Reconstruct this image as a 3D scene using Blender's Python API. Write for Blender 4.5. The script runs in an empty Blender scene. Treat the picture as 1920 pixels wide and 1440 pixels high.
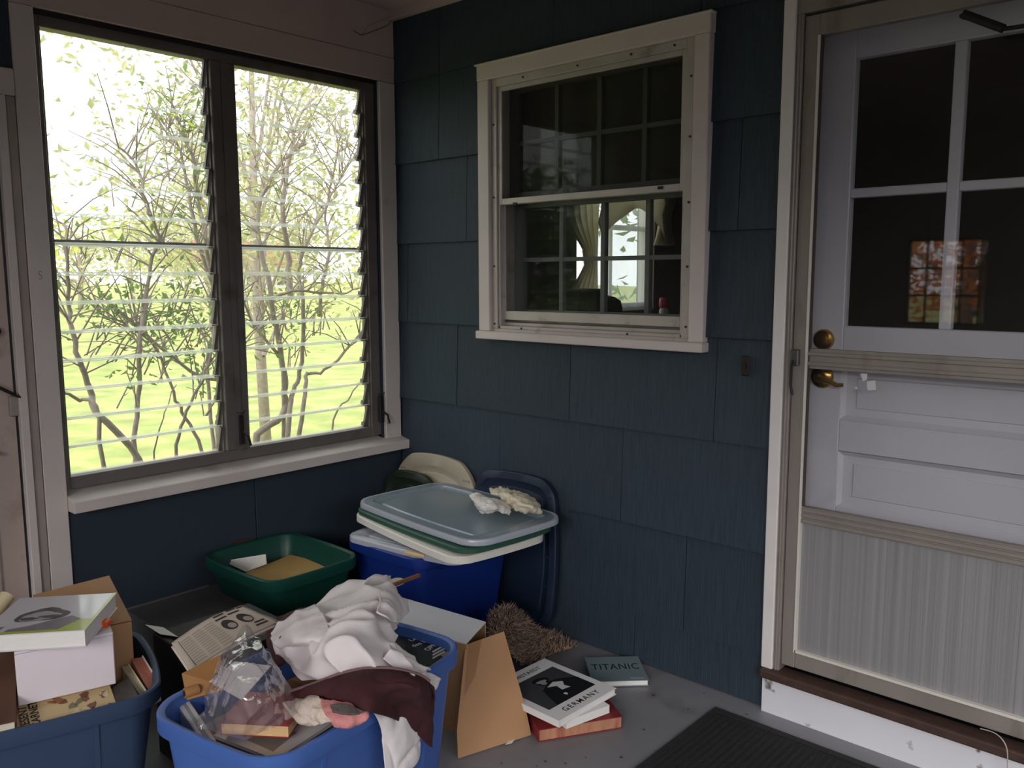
import bpy, bmesh, math, random
import numpy as np
from math import sin, cos, radians, pi
from mathutils import Vector, Matrix, noise
random.seed(7)
SC = bpy.context.scene
COL = SC.collection
V = Vector

# ------------------------------------------------------------------ camera
F_PX, YAW, PITCH, ROLL = 1592.6, radians(-42.13), radians(-7.23), radians(-0.17)
CAM = V((2.962, -2.514, 1.410))
fw = V((sin(YAW) * cos(PITCH), cos(YAW) * cos(PITCH), sin(PITCH)))
r0 = V((cos(YAW), -sin(YAW), 0)); u0 = r0.cross(fw)
rt = r0 * cos(ROLL) + u0 * sin(ROLL); up = -r0 * sin(ROLL) + u0 * cos(ROLL)
cd = bpy.data.cameras.new('camera'); cam = bpy.data.objects.new('camera', cd); COL.objects.link(cam)
cd.sensor_width = 36; cd.lens = F_PX * 36 / 1920; cd.clip_start = .05; cd.clip_end = 500
m3 = Matrix((rt, up, -fw)).transposed()
cam.matrix_world = Matrix.Translation(CAM) @ m3.to_4x4()
SC.camera = cam

# ------------------------------------------------------------------ sky, exposure
SKY = 2.5
w = bpy.data.worlds.new('overcast_sky'); SC.world = w; w.use_nodes = True
bg = w.node_tree.nodes['Background']
bg.inputs[0].default_value = (0.985, 0.965, 1.0, 1); bg.inputs[1].default_value = SKY
vs = SC.view_settings
vs.view_transform = 'Standard'; vs.look = 'None'; vs.gamma = 1; vs.use_curve_mapping = False
vs.exposure = 0.2
SC.cycles.use_denoising = True
SC.cycles.max_bounces = 10; SC.cycles.transparent_max_bounces = 24
SC.cycles.diffuse_bounces = 6

sd = bpy.data.lights.new('hazy_sun', 'SUN'); sd.energy = 2.6; sd.angle = radians(32); sd.color = (1, .955, .94)
sun = bpy.data.objects.new('hazy_sun', sd); COL.objects.link(sun); sun.location = (8, -14, 9)
el_, az_ = radians(21), V((.46, -.89, 0)).normalized()
sun.rotation_euler = (az_ * cos(el_) + V((0, 0, sin(el_)))).to_track_quat('Z', 'Y').to_euler()

def portal(name, loc, target, sx, sy):
    d = bpy.data.lights.new(name, 'AREA'); d.shape = 'RECTANGLE'; d.size = sx; d.size_y = sy
    d.cycles.is_portal = True
    o = bpy.data.objects.new(name, d); COL.objects.link(o); o.location = loc
    o.rotation_euler = (V(target) - V(loc)).to_track_quat('-Z', 'Y').to_euler()
portal('portal_left', (-.2, -.8, 1.47), (1, -.8, 1.47), 1.4, 1.5)
portal('portal_right', (4.65, -2.42, 1.43), (3, -2.42, 1.43), 4.35, 2.0)
portal('portal_front', (3.08, -4.95, 1.43), (3.08, -3, 1.43), 2.55, 2.0)

# ------------------------------------------------------------------ helpers
def ray(px, py):
    return fw + rt * ((px - 960) / F_PX) - up * ((py - 720) / F_PX)
def P(px, py, z=None, x=None, y=None):
    d = ray(px, py)
    if z is not None: t = (z - CAM.z) / d.z
    elif x is not None: t = (x - CAM.x) / d.x
    else: t = (y - CAM.y) / d.y
    return CAM + d * t
def PN(px, py, pt, n):
    d = ray(px, py); n = V(n); return CAM + d * ((V(pt) - CAM).dot(n) / d.dot(n))

def lin(c):
    return tuple((v / 255 / 12.92 if v / 255 <= .04045 else ((v / 255 + .055) / 1.055) ** 2.4) for v in c[:3]) + (1,)
MATS = {}
def M(name, rgb, rough=.6, metal=0, var=0, vscale=8, stretch=(1, 1, 1), bump=0, bscale=60, bstretch=(1, 1, 1), dirt=None, dscale=5, dlo=.55, dhi=.75, spec=.5, rnd=0, coord='Object', trans=0, coat=0, sheen=0):
    if name in MATS: return MATS[name]
    m = bpy.data.materials.new(name); m.use_nodes = True; nt = m.node_tree; N = nt.nodes; L = nt.links
    b = N['Principled BSDF']; b.inputs['Roughness'].default_value = rough; b.inputs['Metallic'].default_value = metal
    b.inputs['Specular IOR Level'].default_value = spec
    if coat: b.inputs['Coat Weight'].default_value = coat; b.inputs['Coat Roughness'].default_value = .08
    if sheen: b.inputs['Sheen Weight'].default_value = sheen
    base = lin(rgb); b.inputs['Base Color'].default_value = base
    tc = N.new('ShaderNodeTexCoord')
    def noise_node(scale, st, detail=4):
        mp = N.new('ShaderNodeMapping'); mp.inputs['Scale'].default_value = st
        L.new(tc.outputs[coord], mp.inputs[0])
        n = N.new('ShaderNodeTexNoise'); n.inputs['Scale'].default_value = scale; n.inputs['Detail'].default_value = detail
        L.new(mp.outputs[0], n.inputs['Vector']); return n.outputs[0]
    out = None
    if var:
        n = noise_node(vscale, stretch)
        mx = N.new('ShaderNodeMix'); mx.data_type = 'RGBA'
        mx.inputs[6].default_value = tuple(v * (1 - var) for v in base[:3]) + (1,)
        mx.inputs[7].default_value = tuple(min(1, v * (1 + var)) for v in base[:3]) + (1,)
        rm = N.new('ShaderNodeMapRange'); rm.inputs[1].default_value = .25; rm.inputs[2].default_value = .75
        L.new(n, rm.inputs[0]); L.new(rm.outputs[0], mx.inputs[0]); out = mx.outputs[2]
    if dirt:
        n = noise_node(dscale, stretch, 6)
        rm = N.new('ShaderNodeMapRange'); rm.inputs[1].default_value = dlo; rm.inputs[2].default_value = dhi
        L.new(n, rm.inputs[0])
        mx = N.new('ShaderNodeMix'); mx.data_type = 'RGBA'
        if out: L.new(out, mx.inputs[6])
        else: mx.inputs[6].default_value = base
        mx.inputs[7].default_value = lin(dirt); L.new(rm.outputs[0], mx.inputs[0]); out = mx.outputs[2]
    if rnd:
        oi = N.new('ShaderNodeObjectInfo'); rm = N.new('ShaderNodeMapRange')
        rm.inputs[3].default_value = 1 - rnd; rm.inputs[4].default_value = 1 + rnd
        L.new(oi.outputs['Random'], rm.inputs[0])
        mx = N.new('ShaderNodeMix'); mx.data_type = 'RGBA'; mx.blend_type = 'MULTIPLY'; mx.inputs[0].default_value = 1
        if out: L.new(out, mx.inputs[6])
        else: mx.inputs[6].default_value = base
        cb = N.new('ShaderNodeCombineColor')
        for i in range(3): L.new(rm.outputs[0], cb.inputs[i])
        L.new(cb.outputs[0], mx.inputs[7]); out = mx.outputs[2]
    if out: L.new(out, b.inputs['Base Color'])
    if bump:
        n = noise_node(bscale, bstretch)
        bp = N.new('ShaderNodeBump'); bp.inputs['Strength'].default_value = bump; bp.inputs['Distance'].default_value = .004
        L.new(n, bp.inputs['Height']); L.new(bp.outputs[0], b.inputs['Normal'])
    if trans:
        tb = N.new('ShaderNodeBsdfTranslucent'); mxs = N.new('ShaderNodeMixShader'); mxs.inputs[0].default_value = trans
        if out: L.new(out, tb.inputs[0])
        else: tb.inputs[0].default_value = base
        L.new(b.outputs[0], mxs.inputs[1]); L.new(tb.outputs[0], mxs.inputs[2])
        L.new(mxs.outputs[0], N['Material Output'].inputs[0])
    MATS[name] = m; return m
def film(name, tint, f0=.04, haze=0, hazecol=(255, 255, 255), bump=0, bscale=20, rough=.02, power=5, fmax=.9):
    """clear sheet: lets light straight through, mirrors a little more at a grazing angle, with an optional milky share"""
    if name in MATS: return MATS[name]
    m = bpy.data.materials.new(name); m.use_nodes = True; nt = m.node_tree; N = nt.nodes; L = nt.links
    N.remove(N['Principled BSDF'])
    t = N.new('ShaderNodeBsdfTransparent'); t.inputs[0].default_value = lin(tint)
    g = N.new('ShaderNodeBsdfGlossy'); g.inputs['Roughness'].default_value = rough
    lw = N.new('ShaderNodeLayerWeight'); lw.inputs[0].default_value = .5
    pw = N.new('ShaderNodeMath'); pw.operation = 'POWER'; pw.inputs[1].default_value = power
    L.new(lw.outputs['Facing'], pw.inputs[0])
    rm = N.new('ShaderNodeMapRange'); rm.inputs[3].default_value = f0; rm.inputs[4].default_value = fmax
    L.new(pw.outputs[0], rm.inputs[0])
    first = t.outputs[0]
    if haze:
        d = N.new('ShaderNodeBsdfDiffuse'); d.inputs[0].default_value = lin(hazecol)
        d2 = N.new('ShaderNodeBsdfTranslucent'); d2.inputs[0].default_value = lin(hazecol)
        md = N.new('ShaderNodeMixShader'); md.inputs[0].default_value = .4
        L.new(d.outputs[0], md.inputs[1]); L.new(d2.outputs[0], md.inputs[2])
        mh = N.new('ShaderNodeMixShader'); mh.inputs[0].default_value = haze
        L.new(first, mh.inputs[1]); L.new(md.outputs[0], mh.inputs[2]); first = mh.outputs[0]
    mx = N.new('ShaderNodeMixShader'); L.new(rm.outputs[0], mx.inputs[0])
    L.new(first, mx.inputs[1]); L.new(g.outputs[0], mx.inputs[2])
    if bump:
        tc = N.new('ShaderNodeTexCoord'); n = N.new('ShaderNodeTexNoise'); n.inputs['Scale'].default_value = bscale
        n.inputs['Detail'].default_value = 5
        L.new(tc.outputs['Object'], n.inputs['Vector'])
        bp = N.new('ShaderNodeBump'); bp.inputs['Strength'].default_value = bump; bp.inputs['Distance'].default_value = .01
        L.new(n.outputs[0], bp.inputs['Height']); L.new(bp.outputs[0], g.inputs['Normal'])
    L.new(mx.outputs[0], N['Material Output'].inputs[0])
    MATS[name] = m; return m

def tag(o, label=None, cat=None, group=None, kind=None):
    if label: o['label'] = label
    if cat: o['category'] = cat
    if group: o['group'] = group
    if kind: o['kind'] = kind
    return o
def setparent(o, parent, local=False):
    if parent is None: return
    o.parent = parent
    if not local and parent.type == 'EMPTY': o.matrix_parent_inverse = parent.matrix_basis.inverted()
def thing(name, loc, label, cat, group=None, mtx=None):
    o = bpy.data.objects.new(name, None); COL.objects.link(o); o.empty_display_size = .05
    if mtx is not None: o.matrix_basis = mtx
    else: o.location = loc; o.matrix_basis = Matrix.Translation(V(loc))
    return tag(o, label, cat, group)
class MB:
    def __init__(s): s.v = []; s.f = []; s.m = []
    def add(s, vs, fs, mi=0):
        k = len(s.v); s.v += [tuple(v) for v in vs]; s.f += [tuple(i + k for i in f) for f in fs]; s.m += [mi] * len(fs); return s
    def box(s, x0, x1, y0, y1, z0, z1, mi=0):
        return s.hexa([(x0, y0, z0), (x1, y0, z0), (x1, y1, z0), (x0, y1, z0), (x0, y0, z1), (x1, y0, z1), (x1, y1, z1), (x0, y1, z1)], mi)
    def hexa(s, c, mi=0):
        return s.add(c, [(3, 2, 1, 0), (4, 5, 6, 7), (0, 1, 5, 4), (1, 2, 6, 5), (2, 3, 7, 6), (3, 0, 4, 7)], mi)
    def obox(s, o, a, b, c, mi=0):
        o, a, b, c = V(o), V(a), V(b), V(c)
        return s.hexa([o, o + a, o + a + b, o + b, o + c, o + a + c, o + a + b + c, o + b + c], mi)
    def tube(s, pts, rad, n=8, mi=0, cap=True):
        pts = [V(p) for p in pts]; R = rad if isinstance(rad, (list, tuple)) else [rad] * len(pts)
        rings = []; prev = None
        for i, p in enumerate(pts):
            t = (pts[min(i + 1, len(pts) - 1)] - pts[max(i - 1, 0)]).normalized()
            if prev is None:
                a = t.orthogonal().normalized()
            else:
                a = (prev - t * prev.dot(t)).normalized()
            prev = a; b = t.cross(a)
            rings.append([p + (a * cos(2 * pi * k / n) + b * sin(2 * pi * k / n)) * R[i] for k in range(n)])
        vs = [v for r in rings for v in r]; fs = []
        for i in range(len(rings) - 1):
            for k in range(n):
                fs.append((i * n + k, i * n + (k + 1) % n, (i + 1) * n + (k + 1) % n, (i + 1) * n + k))
        if cap: fs.append(tuple(range(n))[::-1]); fs.append(tuple((len(rings) - 1) * n + k for k in range(n)))
        return s.add(vs, fs, mi)
    def loft(s, rings, mi=0, cap0=True, cap1=True):
        n = len(rings[0]); vs = [v for r in rings for v in r]; fs = []
        for i in range(len(rings) - 1):
            for k in range(n):
                fs.append((i * n + k, i * n + (k + 1) % n, (i + 1) * n + (k + 1) % n, (i + 1) * n + k))
        if cap0: fs.append(tuple(range(n))[::-1])
        if cap1: fs.append(tuple((len(rings) - 1) * n + k for k in range(n)))
        return s.add(vs, fs, mi)
    def build(s, name, mat, parent=None, smooth=False, bevel=0, local=False, normals=False):
        me = bpy.data.meshes.new(name); me.from_pydata(s.v, [], s.f); me.update()
        for x in (mat if isinstance(mat, (list, tuple)) else [mat]): me.materials.append(x)
        me.polygons.foreach_set('material_index', s.m)
        if bevel or normals or smooth:
            bm = bmesh.new(); bm.from_mesh(me)
            if normals: bmesh.ops.recalc_face_normals(bm, faces=bm.faces)
            if bevel:
                bmesh.ops.bevel(bm, geom=[e for e in bm.edges if len(e.link_faces) == 2 and e.calc_face_angle(0) > .5], offset=bevel, segments=1 if bevel < .004 else 2, profile=.5, affect='EDGES')
            bm.to_mesh(me); bm.free()
        if smooth:
            me.polygons.foreach_set('use_smooth', [True] * len(me.polygons))
            if smooth != 2:
                me.set_sharp_from_angle(angle=radians(40))
        o = bpy.data.objects.new(name, me); COL.objects.link(o); setparent(o, parent, local); return o
def box(name, x0, x1, y0, y1, z0, z1, mat, parent=None, bevel=0, local=False):
    return MB().box(x0, x1, y0, y1, z0, z1).build(name, mat, parent, bevel=bevel, local=local)
def struct(o): o['kind'] = 'structure'; return o

def rrect(a, b, r, n=6, bulge=0, z=0, cx=0, cy=0):
    """rounded rectangle ring, half sizes a,b, long edges bowed outwards by bulge"""
    pts = []
    for q, (sx, sy) in enumerate(((1, 1), (-1, 1), (-1, -1), (1, -1))):
        for k in range(n + 1):
            t = pi / 2 * (q + k / n)
            pts.append([sx * (a - r) + r * cos(t), sy * (b - r) + r * sin(t)])
    # subdivide straight edges for bulging
    out = []
    for i in range(len(pts)):
        p, q = pts[i], pts[(i + 1) % len(pts)]
        out.append(p)
        if math.hypot(p[0] - q[0], p[1] - q[1]) > r * .8:
            for k in range(1, 6):
                t = k / 6; out.append([p[0] + (q[0] - p[0]) * t, p[1] + (q[1] - p[1]) * t])
    res = []
    for x, y in out:
        bx = bulge * (1 - (y / b) ** 2) * (x / a) ** 3; by = bulge * (1 - (x / a) ** 2) * (y / b) ** 3
        res.append(V((x + bx + cx, y + by + cy, z)))
    return res
def textmesh(name, body, size, mat, mtx, parent, sx=1.0, shear=0, align='LEFT', space=1.0, bold=0, local=True):
    c = bpy.data.curves.new(name, 'FONT'); c.body = body; c.size = size; c.align_x = align; c.space_character = space
    c.resolution_u = 3; c.shear = shear; c.offset = bold
    o = bpy.data.objects.new(name, c); COL.objects.link(o)
    dg = bpy.context.evaluated_depsgraph_get(); dg.update()
    me = bpy.data.meshes.new_from_object(o.evaluated_get(dg)); bpy.data.objects.remove(o); bpy.data.curves.remove(c)
    me.name = name
    me.transform(mtx @ Matrix.Diagonal((sx, 1, 1, 1)))
    me.materials.clear(); me.materials.append(mat)
    ob = bpy.data.objects.new(name, me); COL.objects.link(ob); setparent(ob, parent, local); return ob
def catmull(ctrl, nu, nv):
    A = np.array([[tuple(p) for p in row] for row in ctrl], float)
    def interp(A, n):
        k = A.shape[0]; out = []
        for i in range(n):
            t = i / (n - 1) * (k - 1); j = min(int(t), k - 2); f = t - j
            p0 = A[j - 1] if j > 0 else 2 * A[0] - A[1]; p1 = A[j]; p2 = A[j + 1]; p3 = A[j + 2] if j + 2 < k else 2 * A[-1] - A[-2]
            out.append(.5 * (2 * p1 + (p2 - p0) * f + (2 * p0 - 5 * p1 + 4 * p2 - p3) * f * f + (3 * p1 - p0 - 3 * p2 + p3) * f ** 3))
        return np.array(out)
    B = interp(A, nu); B = np.swapaxes(interp(np.swapaxes(B, 0, 1), nv), 0, 1)
    return B
def patch(name, ctrl, mat, parent=None, nu=40, nv=40, amp=.006, freq=14, seed=0, thick=.002, fold=None, foldamp=0, edge=0, smooth=True, ridge=0, subsurf=0, aniso=(1, 1)):
    B = catmull(ctrl, nu, nv)
    du = np.gradient(B, axis=0); dv = np.gradient(B, axis=1); nn = np.cross(du, dv); nn /= (np.linalg.norm(nn, axis=2, keepdims=True) + 1e-9)
    verts = []
    for i in range(nu):
        for j in range(nv):
            p = B[i, j]; s, t = i / (nu - 1), j / (nv - 1)
            q = V((p[0] * freq * aniso[0] + seed, p[1] * freq * aniso[1], p[2] * freq + seed * .37))
            d = amp * noise.noise(q) + amp * .5 * noise.noise(q * 2.1)
            if ridge: d += ridge * ((1 - abs(noise.noise(q * .7 + V((9, 3, 1))))) ** 4 - .35)
            if fold: d += foldamp * sin(fold[0] * s + fold[1] * t + 2 * noise.noise(q * .3))
            v = p + nn[i, j] * d
            if edge and (i in (0, nu - 1) or j in (0, nv - 1)):
                e = noise.noise_vector(q * 1.5); v = v + np.array((e.x, e.y, e.z)) * edge
            verts.append(tuple(v))
    fs = [(i * nv + j, (i + 1) * nv + j, (i + 1) * nv + j + 1, i * nv + j + 1) for i in range(nu - 1) for j in range(nv - 1)]
    mb = MB(); mb.add(verts, fs); o = mb.build(name, mat, parent, smooth=2)
    if thick:
        md = o.modifiers.new('thickness', 'SOLIDIFY'); md.thickness = thick; md.offset = 0
    if subsurf:
        md = o.modifiers.new('smooth', 'SUBSURF'); md.levels = subsurf; md.render_levels = subsurf
    return o

# ------------------------------------------------------------------ materials
WHITE = M('white_paint', (206, 196, 192), .55, var=.06, vscale=5, dirt=(150, 135, 125), dscale=7, dlo=.62, dhi=.85, bump=.06, bscale=40)
WHITE2 = M('white_trim_paint', (222, 216, 214), .5, var=.05, vscale=6, bump=.05, bscale=40)
CEIL = M('ceiling_paint', (188, 170, 164), .7, var=.07, vscale=2.5, dirt=(140, 118, 108), dscale=2, dlo=.6, dhi=.9)
BLUE = M('blue_shingle_paint', (48, 60, 71), .62, var=.22, vscale=9, stretch=(22, 22, .5), bump=.7, bscale=16, bstretch=(22, 22, .35), rnd=.06, dirt=(42, 52, 62), dscale=3, dlo=.6, dhi=.85, spec=.3)
BLUEW = M('blue_board_paint', (44, 55, 67), .65, var=.12, vscale=3, bump=.12, bscale=30, spec=.3)
ALU = M('aged_aluminium', (150, 142, 136), .5, .35, var=.12, vscale=6, stretch=(1, 1, .3), dirt=(110, 92, 82), dscale=9, dlo=.58, dhi=.8)
ALUD = M('window_aluminium', (112, 106, 102), .55, .3, var=.12, vscale=5, dirt=(80, 70, 64), dscale=8, dlo=.55, dhi=.8)
WHITEC = M('window_casing_paint', (204, 192, 190), .5, var=.05, vscale=6, bump=.05, bscale=40)
ALUW = M('storm_aluminium', (182, 173, 168), .45, .2, var=.1, vscale=8, dirt=(120, 106, 92), dscale=10, dlo=.6, dhi=.82)
KICK = M('ribbed_kick_plate', (150, 148, 150), .5, .3, var=.22, vscale=3, stretch=(22, 22, .1), bump=.35, bscale=5, bstretch=(30, 30, .1))
DOORW = M('white_door_paint', (212, 211, 216), .5, var=.03, vscale=3)
BRASS = M('polished_brass', (190, 150, 80), .22, 1)
STEEL = M('dull_steel', (120, 118, 116), .4, .9)
BLACKM = M('dark_iron', (38, 34, 32), .6, .3)
GLASS = film('window_glass', (250, 252, 251), .018)
GLASS2 = film('dusty_sash_glass', (232, 236, 233), .010, haze=.015)
GLASSD = film('dusty_storm_glass', (240, 240, 242), .055, haze=.015)
SLAT = film('louver_glass', (250, 253, 251), .03, haze=.03)
SLATBAND = film('bright_overlap_band', (250, 252, 251), .03, haze=.36, hazecol=(255, 255, 252))  # brighter look of doubled panes put into a milky tint
SLATEDGE = M('ground_glass_edge', (235, 242, 238), .4, trans=.5)
FLOOR = M('painted_floor', (128, 127, 132), .42, var=.1, vscale=2.2, dirt=(92, 86, 80), dscale=4, dlo=.56, dhi=.75, bump=.1, bscale=50)
RUST = M('rusty_threshold', (66, 46, 38), .7, var=.3, vscale=20, bump=.4, bscale=60)
RISER = M('step_riser_paint', (218, 218, 224), .5, var=.04, vscale=4, dirt=(96, 88, 84), dscale=16, dlo=.64, dhi=.72)
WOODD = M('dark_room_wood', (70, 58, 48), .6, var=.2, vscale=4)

# ------------------------------------------------------------------ structure: floor, ceiling, walls
X1, Y0, CZ = 4.5, -4.8, 2.551
struct(box('floor', -.12, X1, Y0, .02, -.12, 0, FLOOR))
struct(box('ceiling', -.14, X1 + .1, Y0 - .1, .16, CZ, CZ + .06, CEIL))
E_, Z0_ = .345, .174
# back wall (house wall): openings for window and door
wb = MB()
WX0, WX1, WZ0, WZ1 = .56, 1.53, 1.18, 2.20
DX0, DX1, DZ0, DZ1 = 1.83, 2.70, .12, 2.18
ya, yb = .010, .15
wb.box(-.13, WX0, ya, yb, -.4, 2.65); wb.box(WX0, WX1, ya, yb, -.4, WZ0); wb.box(WX0, WX1, ya, yb, WZ1, 2.65)
wb.box(WX1, DX0, ya, yb, -.4, 2.65); wb.box(DX0, DX1, ya, yb, DZ1, 2.65); wb.box(DX0, DX1, ya, yb, -.4, DZ0); wb.box(DX1, X1 + .1, ya, yb, -.4, 2.65)
wall_back = struct(wb.build('wall_back', BLUEW))
def cut_rect(r, h):
    """rectangle r minus rectangle h -> list of rectangles"""
    x0, x1, z0, z1 = r; a0, a1, b0, b1 = h
    if a1 <= x0 or a0 >= x1 or b1 <= z0 or b0 >= z1: return [r]
    out = []
    if a0 > x0: out.append((x0, a0, z0, z1))
    if a1 < x1: out.append((a1, x1, z0, z1))
    m0, m1 = max(x0, a0), min(x1, a1)
    if b0 > z0: out.append((m0, m1, z0, b0))
    if b1 < z1: out.append((m0, m1, b1, z1))
    return out
SH = .61
for k in range(-1, 8):
    zb = max(.004, Z0_ + k * E_); zt = min(2.508, Z0_ + (k + 1) * E_ + .012)
    if zb > 2.5: break
    offs = {0: 1.227 - .34, -1: 1.293, 1: 1.227, 2: 1.594, 3: 1.594 - .31, 4: 1.05, 5: 1.5, 6: .9}.get(k, .4)
    x = offs - SH * 6
    while x < X1:
        xa, xb = max(0.0, x + .0012), min(X1, x + SH - .0012); x += SH
        if xb - xa < .01: continue
        rs = [(xa, xb, zb, zt)]
        for h in ((.535, 1.55, 1.16, 2.225), (1.806, 2.73, -1, 2.21)):
            rs = [q for r in rs for q in cut_rect(r, h)]
        rs = [r for r in rs if r[1] - r[0] > .004 and r[3] - r[2] > .004]
        if not rs: continue
        jit = random.uniform(-.0015, .0015); mb = MB()
        for (a, b, c, d) in rs:
            def th(z): return .0035 + .0125 * (1 - (z - zb) / E_) + jit
            mb.hexa([(a, ya - th(c), c), (b, ya - th(c), c), (b, ya, c), (a, ya, c), (a, ya - th(d), d), (b, ya - th(d), d), (b, ya, d), (a, ya, d)])
        mb.build('shingle', BLUE, wall_back)
struct(box('trim_1', 0, X1, -.02, .01, 2.508, CZ, CEIL))

# left wall (window wall)
wl = MB(); AX = -.014
WY0, WY1, WA0, WA1 = -1.457, -.098, .70, 2.246
DY0, DY1 = -2.42, -1.585
wl.box(-.13, AX, Y0, DY0, -.4, CZ); wl.box(-.13, AX, DY0, DY1, 1.965, CZ); wl.box(-.13, AX, DY1, WY0, -.4, CZ)
wl.box(-.13, AX, WY0, WY1, -.4, WA0 - .02); wl.box(-.13, AX, WY0, WY1, WA1, CZ); wl.box(-.13, AX, WY1, .01, -.4, CZ)
wl.box(-.13, AX, DY0, DY1, -.4, 0)
wall_left = struct(wl.build('wall_left', BLUEW))
for (a, b) in ((-1.455, -.76), (-.757, 0.0)):
    box('shingle', AX, -.002, a, b, .02, .635, BLUEW, wall_left, bevel=.0015)
for (a, b) in ((-2.3, -1.53), (-3.0, -2.303)):
    box('shingle', AX, -.001, a, b, 2.048, 2.55, BLUE, wall_left)
# painted boards around the window
tr = struct(box('trim_2', AX, .000, -1.527, 0, 2.352, CZ, CEIL, bevel=.002))
struct(box('trim_3', AX, .004, -1.527, 0, 2.247, 2.350, CEIL, bevel=.002))
post = struct(box('trim_4', AX, .006, -1.527, -1.459, 0, 2.246, WHITE, bevel=.002))
cas = MB(); cas.box(-.05, -.02, -.098, -.06, .68, 2.246); cas.box(-.02, .002, -.088, 0, .68, 2.246)
struct(cas.build('trim_5', WHITE, bevel=.003))
struct(box('trim_6', AX, .012, -2.48, -1.529, 1.966, 2.047, WHITE, bevel=.003))       # head above the side door
jb = MB(); jb.box(-.06, .004, -1.556, -1.529, 0, 1.965)
struct(jb.build('trim_7', M('grey_jamb_paint', (160, 148, 142), .55, var=.08), bevel=.002))
struct(box('trim_8', -.06, .012, -1.583, -1.558, 0, 1.965, WHITE, bevel=.002))
# penned letter on the post
mt = Matrix.Translation(P(76, 524, x=.0064)) @ Matrix(((0, 0, 1, 0), (1, 0, 0, 0), (0, 1, 0, 0), (0, 0, 0, 1)))
o = textmesh('letter', 'S', .040, M('pencil_grey', (96, 84, 82), .7), mt, post, align='CENTER', bold=-.0009, sx=.8); o['label'] = 'pencilled letter S'
# cobweb in the upper corner
cb = [P(662, 57, x=.003), P(678, 66, x=.004), P(695, 60, x=.006), P(712, 54, x=.007), P(728, 47, x=.006), P(734, 38, x=.012)]
web = thing('cobweb', cb[0], 'wispy grey cobweb strand in the ceiling corner', 'cobweb')
MB().tube(cb, [.0016, .002, .0018, .0022, .0018, .001], 5).build('strand', M('cobweb_grey', (105, 92, 88), .9), web)
MB().tube([cb[1], P(690, 48, x=.02), P(735, 30, x=.02)], .0007, 4).build('strand', MATS['cobweb_grey'], web)

# rest of the porch: right and front walls with windows, all plain
def wall_open(name, axis, c0, c1, u0, u1, holes, mat):
    mb = MB(); rs = [(u0, u1, -.4, CZ)]
    for h in holes: rs = [q for r in rs for q in cut_rect(r, h)]
    for (a, b, c, d) in rs:
        if axis == 'x': mb.box(c0, c1, a, b, c, d)
        else: mb.box(a, b, c0, c1, c, d)
    return struct(mb.build(name, mat))
PORCH = M('porch_wall_paint', (196, 186, 178), .65, var=.06, vscale=2)
HR = [(-4.6, -.25, .45, 2.42)]
wall_open('wall_right', 'x', X1, X1 + .1, Y0, .0, HR, PORCH)
HF = [(.66, 1.22, 1.01, 1.70), (1.8, 4.35, .45, 2.42)]
wall_open('wall_front', 'y', Y0 - .1, Y0, -.13, X1 + .1, HF, PORCH)
def grid_window(name, axis, c, u0, u1, z0, z1, cols, rows, fmat, fw_=.04, mw=.018, glass=True):
    root = struct(MB().box(0, 0, 0, 0, 0, 0).build(name, fmat)) if False else None
    fr = MB()
    def b(a0, a1, b0, b1, d0, d1):
        if axis == 'x': fr.box(c + d0, c + d1, a0, a1, b0, b1)
        else: fr.box(a0, a1, c + d0, c + d1, b0, b1)
    b(u0, u0 + fw_, z0, z1, -.03, .03); b(u1 - fw_, u1, z0, z1, -.03, .03)
    b(u0 + fw_, u1 - fw_, z0, z0 + fw_, -.03, .03); b(u0 + fw_, u1 - fw_, z1 - fw_, z1, -.03, .03)
    root = struct(fr.build(name, fmat))
    iu0, iu1, iz0, iz1 = u0 + fw_, u1 - fw_, z0 + fw_, z1 - fw_
    for i in range(1, cols):
        u = iu0 + (iu1 - iu0) * i / cols; fr = MB(); b(u - mw / 2, u + mw / 2, iz0, iz1, -.012, .012); fr.build('muntin', fmat, root)
    for i in range(1, rows):
        z = iz0 + (iz1 - iz0) * i / rows; fr = MB(); b(iu0, iu1, z - mw / 2, z + mw / 2, -.010, .010); fr.build('muntin', fmat, root)
    if glass:
        for i in range(cols):
            for j in range(rows):
                fr = MB(); a0 = iu0 + (iu1 - iu0) * i / cols; a1 = iu0 + (iu1 - iu0) * (i + 1) / cols
                d0 = iz0 + (iz1 - iz0) * j / rows; d1 = iz0 + (iz1 - iz0) * (j + 1) / rows
                if axis == 'x': fr.add([(c, a0, d0), (c, a1, d0), (c, a1, d1), (c, a0, d1)], [(0, 1, 2, 3)])
                else: fr.add([(a0, c, d0), (a1, c, d0), (a1, c, d1), (a0, c, d1)], [(0, 1, 2, 3)])
                fr.build('pane', GLASS, root)
    return root
grid_window('window_5', 'x', X1 + .05, -4.6, -.25, .45, 2.42, 4, 1, WHITE2, .05, .06)
grid_window('window_6', 'y', Y0 - .05, .66, 1.22, 1.01, 1.70, 4, 3, BLACKM, .02, .016)
grid_window('window_7', 'y', Y0 - .05, 1.8, 4.35, .45, 2.42, 3, 1, WHITE2, .05, .06)

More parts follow.
